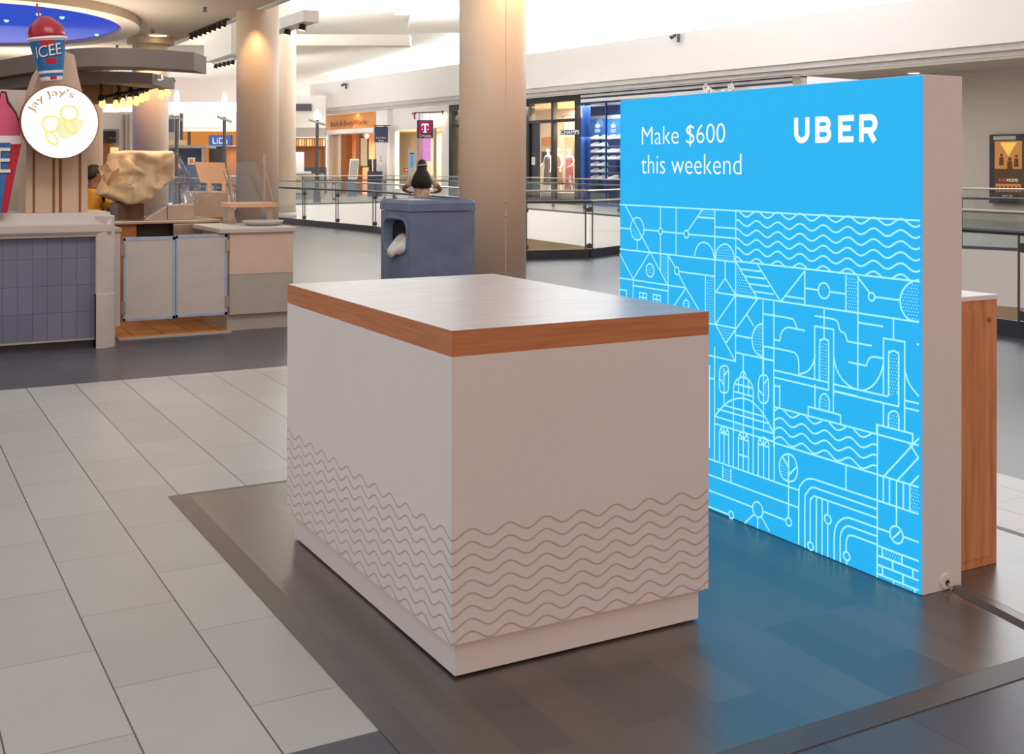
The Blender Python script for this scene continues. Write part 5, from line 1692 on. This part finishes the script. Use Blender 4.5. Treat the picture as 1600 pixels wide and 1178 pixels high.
# goods at the back of the shop
for u0, u1, v0, v1, m_ in ((845, 856, 245, 232, 'black'), (846, 858, 210, 195, 'magenta'), (883, 893, 240, 216, 'lamp_white')):
    pass
mb = MB(); mb.wbox(882, 894, wz(888, 240, 3), wz(888, 212, 3), O_ + 3.3, O_ + 3.36); mb.build('lit_sign', emit('warm lit panel', (255, 226, 160), 1.1), t)
mb = MB(); mb.wbox(846, 857, wz(850, 256, 2.5), wz(850, 236, 2.5), O_ + 2.4, O_ + 2.8); mb.build('clothes_rail', M['black'], t)
mb = MB(); mb.wbox(846, 862, wz(850, 226, 2.5), wz(850, 212, 2.5), O_ + 3.2, O_ + 3.3); mb.build('shelf_goods', M['brown_wood'], t)
face_a = math.atan2(-NDIR.y, -NDIR.x) - math.pi / 2
for u, off, hh, m_, kind, nm, dl in ((856.5, .85, 1.80, 'dress_dark', 'dress', 'white mannequin in a dark patterned dress, leftmost in the fashion window', ((-.25, .05, 1.13), (-.3, .1, .9), (0, .2, -1))),
                          (872.5, 1.45, 1.84, 'dress_brown', 'dress', 'white mannequin in a plain brown dress, middle of three in the window', ((-.24, .0, 1.13), (-.28, .1, .9), (0, .1, -1))),
                          (889.5, .85, 1.80, 'dress_pink', 'gown', 'white mannequin in a long rose gown, rightmost in the fashion window', ((-.3, -.02, 1.15), (-.2, .12, 1.0), (1, .6, -.2)))):
    p = wp(u, O_ + off, .421)
    figure('mannequin', nm, 'mannequin', tuple(p), face_a, hh, dl, ((.26, .03, 1.13), (.3, .18, .98), (.3, 1, -.1)), M['mannequin'], [('dress', M[m_], kind)],
           pose={-1: ((.12, .06, .5), (.2, .0, .09)), 1: ((.1, .02, .5), (.1, -.02, .09))})
hs = wp(891, O_ - 1.1); hd = depth(hs)
t = thing('hanging_sign', 'navy and white shop sign hung on a thin curved bracket before the black frame', 'sign', (hs.x, hs.y, zat(211, hd)))
mb = MB(); mb.fbox(876, 905.5, zat(210.5, hd), zat(202.5, hd), hd, .1); mb.build('board', M['navy'], t)
mb = MB(); text_into(mb, 'CHAMPS', at(890.8, 209.5, hd - .012), RIGHT, UP, .68, .15, spacing=1.0)
mb.build('lettering', M['white_lit'], t)
mb = MB(); mb.tube([at(876, 182, hd + .05), at(890, 179, hd + .05), at(908, 183, hd + .05)], .012, 6); mb.tube([at(880, 181.5, hd + .05), at(880, 202.6, hd + .05)], .008, 6); mb.tube([at(903, 182, hd + .05), at(903, 202.6, hd + .05)], .008, 6); q0 = at(903, 183, hd + .05); mb.tube([q0, wp(903, O_ + .02, q0.z)], .015, 6); mb.build('bracket', M['grey_metal'], t)
mb = MB(); q = at(909, 175.5, hd + .05); mb.ball(q, .24, 12, sc=(.2, .2, 1)); mb.build('oval_plate', M['white_paint'], t)

# ---- sports shop
t = thing('storefront', 'blue fronted sports shop with a wall of white trainers, left of the blue sign', 'shop front', tuple(wp(990, O_, FLOOR)))
z0s = 3.93
shell(t, 914, 1246, z0s, O_ + .35, O_ + 2.2, M['wall_white'], M['blue_shop'], M['wall_greige'])
mb = MB(); mb.wbox(907, 1250, z0s, ZTOP - .05, O_, O_ + .3, 0); mb.wbox(907, 1250, ZTOP - .048, ZTOP, O_ - .01, O_ + .3, 2); mb.wbox(907, 1250, 4.05, 4.12, O_ - .015, O_ - .001, 1); mb.wbox(907, 1250, z0s - .06, z0s - .002, O_, O_ + .3, 1)
mb.build('striped_fascia', [M['white_paint'], M['navy'], M['black']], t)
mb = MB(); mb.wbox(907, 913, FLOOR + .01, z0s - .06, O_, O_ + .3); mb.wbox(945.5, 946.5, FLOOR + .1, z0s - .06, O_ + .05, O_ + .12); mb.wbox(913, 1250, FLOOR + .01, FLOOR + .1, O_, O_ + .2); mb.build('blue_frame', M['blue_shop'], t)
mb = MB(); mb.wbox(913, 1250, FLOOR + .1, z0s - .06, O_ + .08, O_ + .09); mb.build('pane', M['glass_store'], t)
mb = MB(); mb.wbox(913, 1246, wz(945, 184, 1.6), wz(945, 178, 1.6), O_ + 1.6, O_ + 1.7); mb.build('bulkhead', M['grey_panel'], t)
for u0, u1 in ((923, 944), (947, 969)):
    mb = MB(); um = (u0 + u1) / 2; mb.wbox(u0, u1, wz(um, 210, 1.6), wz(um, 184, 1.6), O_ + 1.55, O_ + 1.6); bp_ = mb.build('brand_panel', M['brand_blue'], t)
    mb = MB(); o3 = wp(um, O_ + 1.54, wz(um, 199, 1.6)); fr_ = (o3, WX, UP)
    for an, ln in ((90, .26), (132, .23), (48, .23)):
        a = math.radians(an); dx, dy = math.cos(a), math.sin(a)
        mb.flat(fr_, [(0, .02), (dx * ln * .5 + dy * .075, dy * ln * .5 - dx * .075), (dx * ln, dy * ln), (dx * ln * .5 - dy * .075, dy * ln * .5 + dx * .075)])
    for k in range(3): mb.flat(fr_, [(-.17, -.05 - k * .05), (.17, -.05 - k * .05), (.17, -.02 - k * .05), (-.17, -.02 - k * .05)])
    mb.build('leaf_logo', M['white_lit'], bp_)
shop_light(945, O_ + .9, z0s - .12, 110, (.95, .97, 1), (3, .8)); shop_light(945, O_ + 1.0, 2.6, 25, (.95, .97, 1), (3, .4))
# shelves and trainers
rows = [217, 228, 238, 249, 259, 269, 279]
oS = O_ + 1.3
def trainer_mesh():
    mb = MB(); R_ = []
    for x, w, h in ((-.15, .035, .06), (-.14, .045, .105), (-.08, .048, .11), (-.02, .05, .095), (.04, .052, .07), (.1, .052, .05), (.145, .035, .04), (.155, .01, .03)):
        R_.append([Vector((x, w, .012)), Vector((x, w, .03)), Vector((x, w * .7, h)), Vector((x, -w * .7, h)), Vector((x, -w, .03)), Vector((x, -w, .012))])
    mb.rings(R_); return mb
first = None
sl = thing('shoe_shelving', 'thin grey shelves carrying white trainers inside the blue fronted shop', 'shelf', tuple(wp(930, oS, FLOOR)))
mb = MB()
for u in (921.5, 946.5, 970): mb.wbox(u - .5, u + .5, FLOOR + .01, wz(930, 212, oS), oS + .2, oS + .24)
mb.build('upright', M['grey_metal'], sl)
ang = math.atan2(-NDIR.y, -NDIR.x) - .9
for i, v in enumerate(rows):
    us = [927.5, 940.5] + ([953.5, 965] if i in (0, 2, 3) else [958] if i == 6 else [])
    mb = MB(); mb.wbox(921, 970, wz(935, v + .2, oS) - .012, wz(935, v + .2, oS), oS, oS + .2); mb.build('shelf', M['grey_panel'], sl)
    for u in us:
        p = wp(u, oS + .1, wz(935, v + .2, oS) + .001 - .0115)
        if first is None:
            first = thing('trainer', 'white trainer standing on the shelves inside the blue fronted shop', 'shoe', (0, 0, 0), 'white trainers on the shop shelves')
            trainer_mesh().build('upper', M['white_paint'], first)
            mb = MB(); mb.prism([(-.155, .05), (.1, .055), (.16, .02), (.16, -.02), (.1, -.055), (-.155, -.05)], .012, .03); mb.build('sole', M['white_lam'], first)
            first.location = p; first.rotation_euler.z = ang + math.pi * .0; first.scale = (1.6, 1.5, 1.7)
        else:
            c_ = copy_tree(first, p, first['label'], ang)
# letters of the arched sign seen over the blue sign
pw0 = wp(1120, O_ - .35); 
t = thing('arched_letter_sign', 'arched sign of tilted white letter tiles just above the blue sign', 'sign', (pw0.x, pw0.y, 3.6))
for ch_, u, v, rot in (('R', 1102.5, 136.5, -.62), ('A', 1108, 142, -.5), ('C', 1113.5, 145.5, -.3), ('I', 1121, 147.5, 0), ('N', 1131, 144.5, .3), ('G', 1141.5, 135.5, .55)):
    o3 = wp(u, O_ - .35, wz(u, v, O_ - .35)); cx_, sx_ = math.cos(rot), math.sin(rot)
    Xr = WX * cx_ + UP * sx_; Yr = UP * cx_ - WX * sx_; h_ = .11
    mb = MB(); mb.slab([o3 + Xr * a + Yr * b for a, b in ((-h_, -h_), (h_, -h_), (h_, h_), (-h_, h_))], NDIR, .04); tl = mb.build('letter_tile', M['white_paint'], t)
    mb = MB(); text_into(mb, ch_, o3 - NDIR * .003 - Yr * .07, Xr, Yr, .05 if ch_ == 'I' else .12, .14); mb.build('letter', M['navy'], tl)
mb = MB(); mb.slab([wp(1096, O_ - .3, 3.55), wp(1148, O_ - .3, 3.55), wp(1148, O_ - .3, 3.75), wp(1096, O_ - .3, 3.75)], NDIR, .25); mb.build('back_bar', M['navy'], t)

# ---- film poster in its case on the recessed wall
oP = 3.02; ud = 1546; pd0 = wp(1546, oP); pW = (wp(1546, oP) - wp(1624, oP)).length
zb_, zt_ = wz(1546, 316, oP), wz(1546, 209, oP)
t = thing('poster_case', 'black lit film poster case on the greige wall right of the sign', 'poster', tuple(wp(1585, oP, zb_)))
mb = MB(); mb.wbox(1546, 1624, zb_, zt_, oP, oP + .17); mb.build('case', M['black'], t)
fr_ = (wp(1546, oP - .004, zb_), WX, UP); Hp = zt_ - zb_
def pr(x0, y0, x1, y1): return [(x0 * pW, y0 * Hp), (x1 * pW, y0 * Hp), (x1 * pW, y1 * Hp), (x0 * pW, y1 * Hp)]
mb = MB(); mb.flat(fr_, pr(.1, .12, .90, .91)); pp_ = mb.build('poster_print', emit('lit dark poster', (78, 58, 44), 1), t)
fr2_ = (fr_[0] - NDIR * .002, WX, UP); fr3_ = (fr_[0] - NDIR * .004, WX, UP); fr4_ = (fr_[0] - NDIR * .006, WX, UP)
mb = MB(); amb = emit('lit amber poster', (186, 126, 66), 1); mb.flat(fr2_, pr(.13, .17, .64, .285)); ps_ = mb.build('lower_picture', amb, t)
mb = MB(); mb.flat(fr2_, pr(.11, .5, .66, .9)); pi_ = mb.build('upper_picture', amb, t)
mb = MB(); mb.flat(fr3_, [(x * pW, y * Hp) for x, y in ((.22, .88), (.39, .68), (.56, .88))]); mb.build('amber_glow', emit('bright amber print', (246, 196, 92), 1), pi_)
mb = MB()
for x, y, s in ((.25, .64, 1), (.42, .58, 1.2), (.55, .62, 1)):
    mb.flat(fr4_, [((x - .05 * s) * pW, (y - .09) * Hp), ((x + .05 * s) * pW, (y - .09) * Hp), ((x + .04 * s) * pW, (y + .03) * Hp), ((x - .04 * s) * pW, (y + .03) * Hp)])
    mb.flat(fr4_, [(x * pW + .045 * s * math.cos(a * .785), (y + .06) * Hp + .05 * s * math.sin(a * .785)) for a in range(8)])
mb.build('figures', emit('dark poster figures', (92, 56, 34), 1), pi_)
mb = MB()
for k in range(6):
    mb.flat(fr4_, pr(.15 + k * .083, .175, .2 + k * .083, .25))
mb.build('small_figures', bpy.data.materials['dark poster figures'], ps_)
mb = MB(); text_into(mb, 'BAD', fr3_[0] + WX * (pW * .2) + UP * (Hp * .315), WX, UP, .24, .085, 0, 'L'); text_into(mb, 'MOMS', fr3_[0] + WX * (pW * .36) + UP * (Hp * .315), WX, UP, .33, .085, 1, 'L')
text_into(mb, 'JULY 29', fr3_[0] + WX * (pW * .37) + UP * (Hp * .095), WX, UP, .3, .055, 1)
mb.build('lettering', [emit('red print', (220, 60, 80), 1), emit('cream print', (255, 236, 180), 1)], t)
mb = MB(); mb.flat(fr3_, pr(.08, .92, .54, .975)); mb.build('title_strip', M['grey_panel'], t)
# small cameras on the fascia
for u, v, lb in ((1062, 53, 'small security camera on the white fascia above the blue sign'), (543, 131, 'small security camera on the white fascia far above the orange shop')):
    p = wp(u, 0); z = zat(v, depth(p)); t = thing('security_camera', lb, 'camera', (p.x, p.y, z))
    a = Vector((p.x, p.y, z)); mb = MB(); mb.cyl(a, a - NDIR * .14, .05, n=10); mb.build('mount', M['moulding'], t)
    mb = MB()
    b = a - NDIR * .14 + EDIR * .1; mb.cyl(b - UP * .02, b - UP * .12 - NDIR * .16, .07, n=10); mb.build('camera_head', M['grey_metal'], t)
    mb = MB(); b = a - NDIR * .14 - EDIR * .08; mb.cyl(b, b - UP * .28, .05, n=10); mb.build('lamp_head', M['grey_metal'], t)
p = pz(1428, 113, 4.2)
t = thing('recessed_downlight', 'recessed downlight in the grey soffit just above the corner of the blue sign', 'ceiling light', (p.x, p.y, 4.16))
mb = MB(); mb.lathe([(.2, 4.165), (.2, 4.199), (.15, 4.199), (.15, 4.165)], (p.x, p.y, 0), 20, cap=False); mb.build('rim', M['white_paint'], t)
mb = MB(); mb.lathe([(.15, 4.168), (.15, 4.172)], (p.x, p.y, 0), 20); mb.build('lens', M['lamp_white'], t)

# ================================================================== FAR END OF THE HALL
# bar shop behind the lamp post, centre left
d0 = 60
t = thing('storefront', 'distant shop with a row of glowing amber jars, left of the white awning', 'shop front', tuple(at(478, CY, d0)[:2]) + (FLOOR,))
mb = MB(); mb.fbox(430, 508, zat(200, d0), zat(150, d0), d0, .4, 0); mb.fbox(430, 508, zat(214, d0), zat(200, d0), d0 + .5, .4, 1); mb.build('header', [M['wall_white'], M['moulding']], t)
mb = MB(); mb.fbox(458, 486, zat(174, d0), zat(163, d0), d0 - .15, .14); mb.build('dark_slot', M['stone_dark'], t)
mb = MB(); mb.fbox(430, 508, FLOOR, zat(214, d0), d0 + 2.6, .2); mb.build('back_wall', M['brown_wood'], t)
mb = MB(); mb.fbox(458, 508, zat(229.5, d0), zat(228, d0), d0 + 2.2, .39); sh = mb.build('shelf', M['brown_wood'], t)
for i in range(12):
    u = 461 + i * 4.1; mb = MB(); p = at(u, 228, d0 + 2.4); mb.lathe([(.05, p.z + .0), (.05, p.z + .33), (.02, p.z + .38)], (p.x, p.y, 0), 8); mb.build('jar', emit('amber jar %d' % (i % 3), ((255, 214, 130), (240, 160, 70), (255, 240, 210))[i % 3], 1.1) if i < 3 else bpy.data.materials['amber jar %d' % (i % 3)], sh)
mb = MB(); mb.fbox(458, 508, FLOOR, zat(262, d0), d0 + 1.2, .5); mb.build('bar_counter', M['stone_dark'], t)
mb = MB(); mb.fbox(496, 499, zat(262, d0), zat(235, d0), d0 + 1.8, .3); mb.build('timber_post', M['brown_wood'], t)
# kiosk desk with screens and sign board
d1 = 52
t = thing('kiosk_desk', 'grey service desk with a white top beyond the near glass rail', 'desk', tuple(at(462, CY, d1)[:2]) + (FLOOR,))
mb = MB(); mb.fbox(436, 502, FLOOR, zat(272, d1), d1, .9); mb.build('body', M['grey_panel'], t)
mb = MB(); mb.fbox(434, 480, zat(272, d1), zat(268.5, d1), d1 - .1, 1.1); mb.build('top', M['white_paint'], t)
mb = MB(); mb.fbox(452, 473, zat(304, d1), zat(275, d1), d1 - .03, .029); mb.fbox(453.2, 471.8, zat(302.5, d1), zat(276.5, d1), d1 - .04, .009, 1); mb.build('framed_notice', [M['black'], M['cream']], t)
ZD = zat(268.5, d1) + .001
for u0, u1, h_, lb in ((443, 449.5, .34, 'left dark desk screen on the grey service desk'), (452, 461, .34, 'right dark desk screen on the grey service desk')):
    s = thing('desk_screen', lb, 'screen', tuple(at((u0 + u1) / 2, CY, d1 + .1)[:2]) + (ZD,))
    mb = MB(); a, b = at(u0, CY, d1 + .1), at(u1, CY, d1 + .1); mb.slab([Vector((a.x, a.y, ZD + .03)), Vector((b.x, b.y, ZD + .03)), Vector((b.x, b.y, ZD + h_)) + FWD * .1, Vector((a.x, a.y, ZD + h_)) + FWD * .1], FWD, .04); mb.build('panel', M['black'], s)
    c_ = a.lerp(b, .5); mb = MB(); mb.box((c_.x - .08, c_.y - .02, ZD), (c_.x + .08, c_.y + .1, ZD + .03)); mb.build('foot', M['black'], s)
mb = MB(); mb.fbox(462, 475, ZD, zat(238, d1), d1 + .25, .04); 
nb = mb.build('notice_board', M['white_paint']); tag(nb, 'white notice board standing on the grey service desk', 'sign')
pq = at(456, CY, d1 + 1.4)
figure('person', 'distant person in a dark shirt standing behind the service desk screens', 'person', (pq.x, pq.y, FLOOR), math.atan2(-FWD.y, -FWD.x) - math.pi / 2 - .5, 1.75, DOWN_L, DOWN_R, M['skin_brown'],
    [('shirt', M['black'], 'top'), ('trousers', M['dark_cloth'], 'trousers')], hair=(M['hair_black'], CAP))
mb = MB(); mb.fbox(424, 456, FLOOR, zat(226, 50), 54.5, .3); mb.fbox(436, 438, zat(262, 50), zat(229, 50), 54.4, .09, 1)
tag(mb.build('screen_wall', [M['moulding'], M['grey_metal']]), 'plain pale partition behind the service desk', 'partition')

def lamp_post(u, vt, vb, d, lb, arms, glow):
    p = at(u, CY, d); t = thing('lamp_post', lb, 'lamp post', (p.x, p.y, FLOOR))
    zt = zat(vb, d)
    mb = MB(); mb.cyl((p.x, p.y, FLOOR), (p.x, p.y, zt), .09, .06, 10); mb.cyl((p.x, p.y, FLOOR), (p.x, p.y, FLOOR + .5), .16, .12, 10); mb.build('post', M['grey_metal'], t)
    mb = MB(); w = arms * d / F; z = zt - .1
    mb.tube([p + RIGHT * -w + UP * (z + .12 - p.z), p + RIGHT * w + UP * (z - .1 - p.z)], .05, 6); mb.tube([p - FWD * w + UP * (z - p.z), p + FWD * w + UP * (z - p.z)], .05, 6); mb.build('cross_arms', M['grey_panel'], t)
    mb = MB(); z1 = zat(vt, d); mb.lathe([(.06, zt), (glow, zt + .12), (glow, z1 - .2), (.05, z1)], (p.x, p.y, 0), 14); mb.build('glowing_lamp', M['lamp_white'], t, smooth=True)
lamp_post(495.5, 171.5, 188, 47, 'lamp post with cross arms and a glowing head before the amber jar shop', 13, .16)
lamp_post(350.5, 145, 183, 44, 'lamp post with a tall glowing head left of the warm lit column', 11, .1)
lamp_post(276, 143, 181, 44, 'lamp post with a tall glowing head just right of the bulb row', 9, .1)

d2 = 58
t = thing('storefront', 'distant orange shop front with a blue sign, seen left of the warm lit column', 'shop front', tuple(at(335, CY, d2)[:2]) + (FLOOR,))
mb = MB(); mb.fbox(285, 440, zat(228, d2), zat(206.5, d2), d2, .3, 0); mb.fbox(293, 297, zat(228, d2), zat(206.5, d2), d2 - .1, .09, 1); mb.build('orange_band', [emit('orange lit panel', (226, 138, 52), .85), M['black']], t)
mb = MB(); mb.fbox(326, 361.5, zat(228.5, d2), zat(212, d2), d2 - .3, .25); bs = mb.build('blue_sign', M['blue_shop'], t)
mb = MB(); text_into(mb, 'LiDs', at(344, 224.5, d2 - .33), RIGHT, UP, .75, .3); mb.build('lettering', M['white_lit'], bs)
mb = MB(); mb.fbox(285, 440, FLOOR, zat(228, d2), d2 + 2.5, .2, 0); mb.fbox(326, 352, FLOOR, zat(229, d2), d2 + .4, .3, 1); mb.build('shop_interior', [M['brown_wood'], M['black']], t)
for u in (321, 372):
    mb = MB(); mb.fbox(u, u + 5, FLOOR, zat(229, d2), d2 + .1, .25); mb.build('timber_post', M['brown_wood'], t)
shop_light_p = at(360, 0, d2 + 1.4); area_light('shop_lamp', (shop_light_p.x, shop_light_p.y, 2.4), (3, 1), 60, (1, .8, .6))
# white gallery wall above, with the bright light band
mb = MB(); mb.fbox(120, 440, zat(200.5, d2), zat(177, d2), d2 - .1, .3); mb.fbox(120, 440, zat(206, d2), zat(202, d2), d2 - .2, .3)
struct(mb.build('wall_far', M['wall_white']))
mb = MB(); mb.fbox(130, 372, zat(177, d2), zat(161, d2), d2 - .1, .3)
struct(mb.build('window_2', M['daylight']))
# grey kiosk pavilion
d3 = 46
t = thing('pavilion_kiosk', 'grey open kiosk with a flat roof and pale sign board between two cream columns', 'kiosk', tuple(at(290, CY, d3)[:2]) + (FLOOR,))
mb = MB(); mb.fbox(258, 322, zat(232, d3), zat(227.5, d3), d3, 1.6); mb.build('roof', M['grey_panel'], t)
mb = MB(); mb.fbox(258, 322, FLOOR, zat(258, d3), d3, 1.2); mb.build('counter', M['bin_blue'], t)
mb = MB(); mb.fbox(256, 318, FLOOR, zat(231.5, d3), d3 + 1.62, .1); mb.build('back_panel', M['bin_blue'], t)
for u in (258, 315): 
    mb = MB(); mb.fbox(u, u + 2.5, zat(258, d3), zat(231.5, d3), d3, .1); mb.build('post', M['grey_panel'], t)
mb = MB(); mb.fbox(259, 291, zat(227.3, d3), zat(219.5, d3), d3 + .1, .1); mb.build('sign_board', M['cream'], t)
mb = MB(); mb.fbox(293.5, 304.5, zat(258, d3) + .002, zat(247, d3), d3 + .1, .05); mb.fbox(296, 302, zat(256, d3), zat(249, d3), d3 + .095, .004, 1); tag(mb.build('price_board', [M['white_paint'], M['orange_wall']]), 'small white picture board on the grey kiosk counter', 'sign')
t = thing('tower_display', 'tall pale display tower with a blue grey screen behind the grey kiosk', 'display', tuple(at(267, CY, 50)[:2]) + (FLOOR,))
mb = MB(); mb.fbox(256, 274, FLOOR, zat(181, 50), 50, .6); mb.build('body', M['moulding'], t)
mb = MB(); mb.fbox(261, 271.5, zat(207, 50), zat(187, 50), 49.96, .03); mb.build('screen', M['bin_blue'], t)
mb = MB(); mb.fbox(275, 278, FLOOR, zat(180, 50), 50, .2); mb.fbox(281, 284, FLOOR, zat(178, 50), 50, .2); mb.build('pole', M['grey_metal'], t)
# bright partition and shop left of the bulb lit column
t = thing('storefront', 'bright white shop front seen between the round sign and the bulb lit column', 'shop front', tuple(at(183, CY, 48)[:2]) + (FLOOR,))
mb = MB(); mb.fbox(150, 186, zat(202, 48), zat(176, 48), 48, .3); mb.fbox(186, 206, FLOOR, zat(176, 48), 47.7, .3); mb.fbox(203, 208, FLOOR, zat(178, 48), 47.5, .19)
mb.build('white_wall', M['wall_white'], t)
mb = MB(); mb.fbox(150, 186, FLOOR, zat(202, 48), 48.4, .3); mb.build('greige_wall', M['wall_greige'], t)
mb = MB(); mb.fbox(161, 171, FLOOR, zat(213, 48), 48.2, .19); mb.build('timber_post', M['brown_wood'], t)
mb = MB(); mb.fbox(172, 184, zat(250, 48), zat(231, 48), 48.3, .09); mb.build('lit_picture', emit('warm lit picture', (255, 222, 150), 1), t)
mb = MB()
for i in range(6):
    p = at(162 + i * 3.6, 215, 48.1); mb.cyl(p, p + UP * .28, .06, n=8); p = at(160 + i * 4, 223, 48.1); mb.cyl(p, p + UP * .16, .06, n=8)
mb.build('dark_ornament', M['stone_dark'], t)
for u in (191, 199):
    mb = MB(); mb.fbox(u, u + 2.5, FLOOR, zat(180, 47.3), 47.3, .2); mb.build('steel_pole', M['steel'], t)
# corner post of the snack stand
p = at(149, CY, 13.4)
mb = MB(); mb.lathe([(.085, FLOOR), (.085, zt3 - .01)], (p.x, p.y, 0), 24)
tag(mb.build('corner_post', M['column'], smooth=False), 'cream stand post just right of the round white sign', 'post')

# ================================================================== CEILING FIXTURES
def track(name, lb, p0, p1, h, w, n, box_m, lamp_r=.07, group=None):
    t = thing(name, lb, 'ceiling light', tuple(p0.lerp(p1, .5)), group)
    d = (p1 - p0).normalized(); nn = Vector((d.y, -d.x, 0))
    mb = MB(); mb.rings([[q + nn * a + UP * b for a, b in ((-w, 0), (w, 0), (w, h), (-w, h))] for q in (p0, p1)]); mb.build('beam', box_m, t)
    for i in range(n):
        q = p0.lerp(p1, (i + .5) / n)
        mb = MB(); mb.cyl(q - UP * .001, q - UP * .12 - RIGHT * .03, lamp_r, lamp_r * 1.2, 10); lm = mb.build('lamp_head', M['dark_metal'], t)
        mb = MB(); mb.cyl(q - UP * .121 - RIGHT * .03, q - UP * .135 - RIGHT * .033, lamp_r * 1.0, n=10); mb.build('lens', M['lamp_warm'], lm)
    return t
a = at(486, 34, 24); b = Vector((a.x, a.y + 5, a.z))
tr = track('track_light', 'white hanging track beam of spotlights right of the warm lit column', a, b, .24, .17, 5, M['white_paint'])
mb = MB(); 
for k in (.12, .7):
    q = a.lerp(b, k); mb.cyl(q + UP * .24, q + UP * 2.2, .006, n=5)
mb.build('hanging_wire', M['grey_metal'], tr)
a, b = pz(370, 32, CZ - .03), pz(304, 55, CZ - .03); a.x = b.x = 6.2
track('track_light', 'row of small spotlights along the edge of the low beige ceiling', a, b, .028, .04, 8, M['dark_metal'], .04)
a, b = at(368, 93, 31), at(335, 101, 33)
mb = MB(); c_ = a.lerp(b, .5); mb.prism([(q + RIGHT * k).xy for q, k in ((a - (b - a) * .3, -.3), (a - (b - a) * .3, .3), (b, .3), (b, -.3))], max(a.z, b.z) + .061, 6.2); struct(mb.build('trim_9', M['ceiling_white']))
track('track_light', 'short row of spotlights under the far cross beam behind the warm lit column', a, b, .06, .06, 5, M['ceiling_white'], .05)
for u, v, lb in ((247, 54, 'flat downlight in the low ceiling beside the bulb lit column'), (5, 66, 'flat downlight in the low ceiling at the far left edge')):
    p = pz(u, v, CZ); t = thing('recessed_downlight', lb, 'ceiling light', (p.x, p.y, CZ - .03))
    mb = MB(); mb.lathe([(.24, CZ - .03), (.24, CZ - .001), (.19, CZ - .001), (.19, CZ - .03)], (p.x, p.y, 0), 20, cap=False); mb.build('rim', M['white_paint'], t)
    mb = MB(); mb.lathe([(.19, CZ - .028), (.19, CZ - .02)], (p.x, p.y, 0), 20); mb.build('lens', M['lamp_warm'], t)
for u, v, lb in ((320, 11, 'tiny sprinkler head in the low ceiling above the left spotlight row'), (238, 45, 'tiny sprinkler head in the low ceiling near the bulb lit column'), (183, 71, 'tiny sprinkler head in the low ceiling just above the grey canopy')):
    p = pz(u, v, CZ); mb = MB(); mb.cyl((p.x, p.y, CZ - .07), (p.x, p.y, CZ - .001), .02, .035, 8); mb.cyl((p.x, p.y, CZ - .085), (p.x, p.y, CZ - .075), .045, n=8); tag(mb.build('sprinkler_head', M['grey_metal']), lb, 'sprinkler')
# spotlights that wash the columns
def wash(P, r, z, power, dirv, nm):
    a = Vector((P.x, P.y, z)) + dirv * (r + .35)
    spot_light(nm, a, Vector((P.x, P.y, z - 3.0)) + dirv * (r * .6), power, (1, .56, .26), 75, .8)
wash(c1p, .398, 4.36, 90, (-FWD * .7 + RIGHT * .6).normalized(), 'column_spot')
wash(c2p, .395, 4.32, 48, (-FWD * .95 + RIGHT * .12).normalized(), 'column_spot')
wash(c3p, .4, 4.2, 110, (-FWD * .9 + RIGHT * .2).normalized(), 'column_spot')
q = at(225, 150, 11.3)
area_light('stand_lamp', (q.x, q.y + .3, zt2 - .35), (1.6, .5), 16, (1, .72, .42))
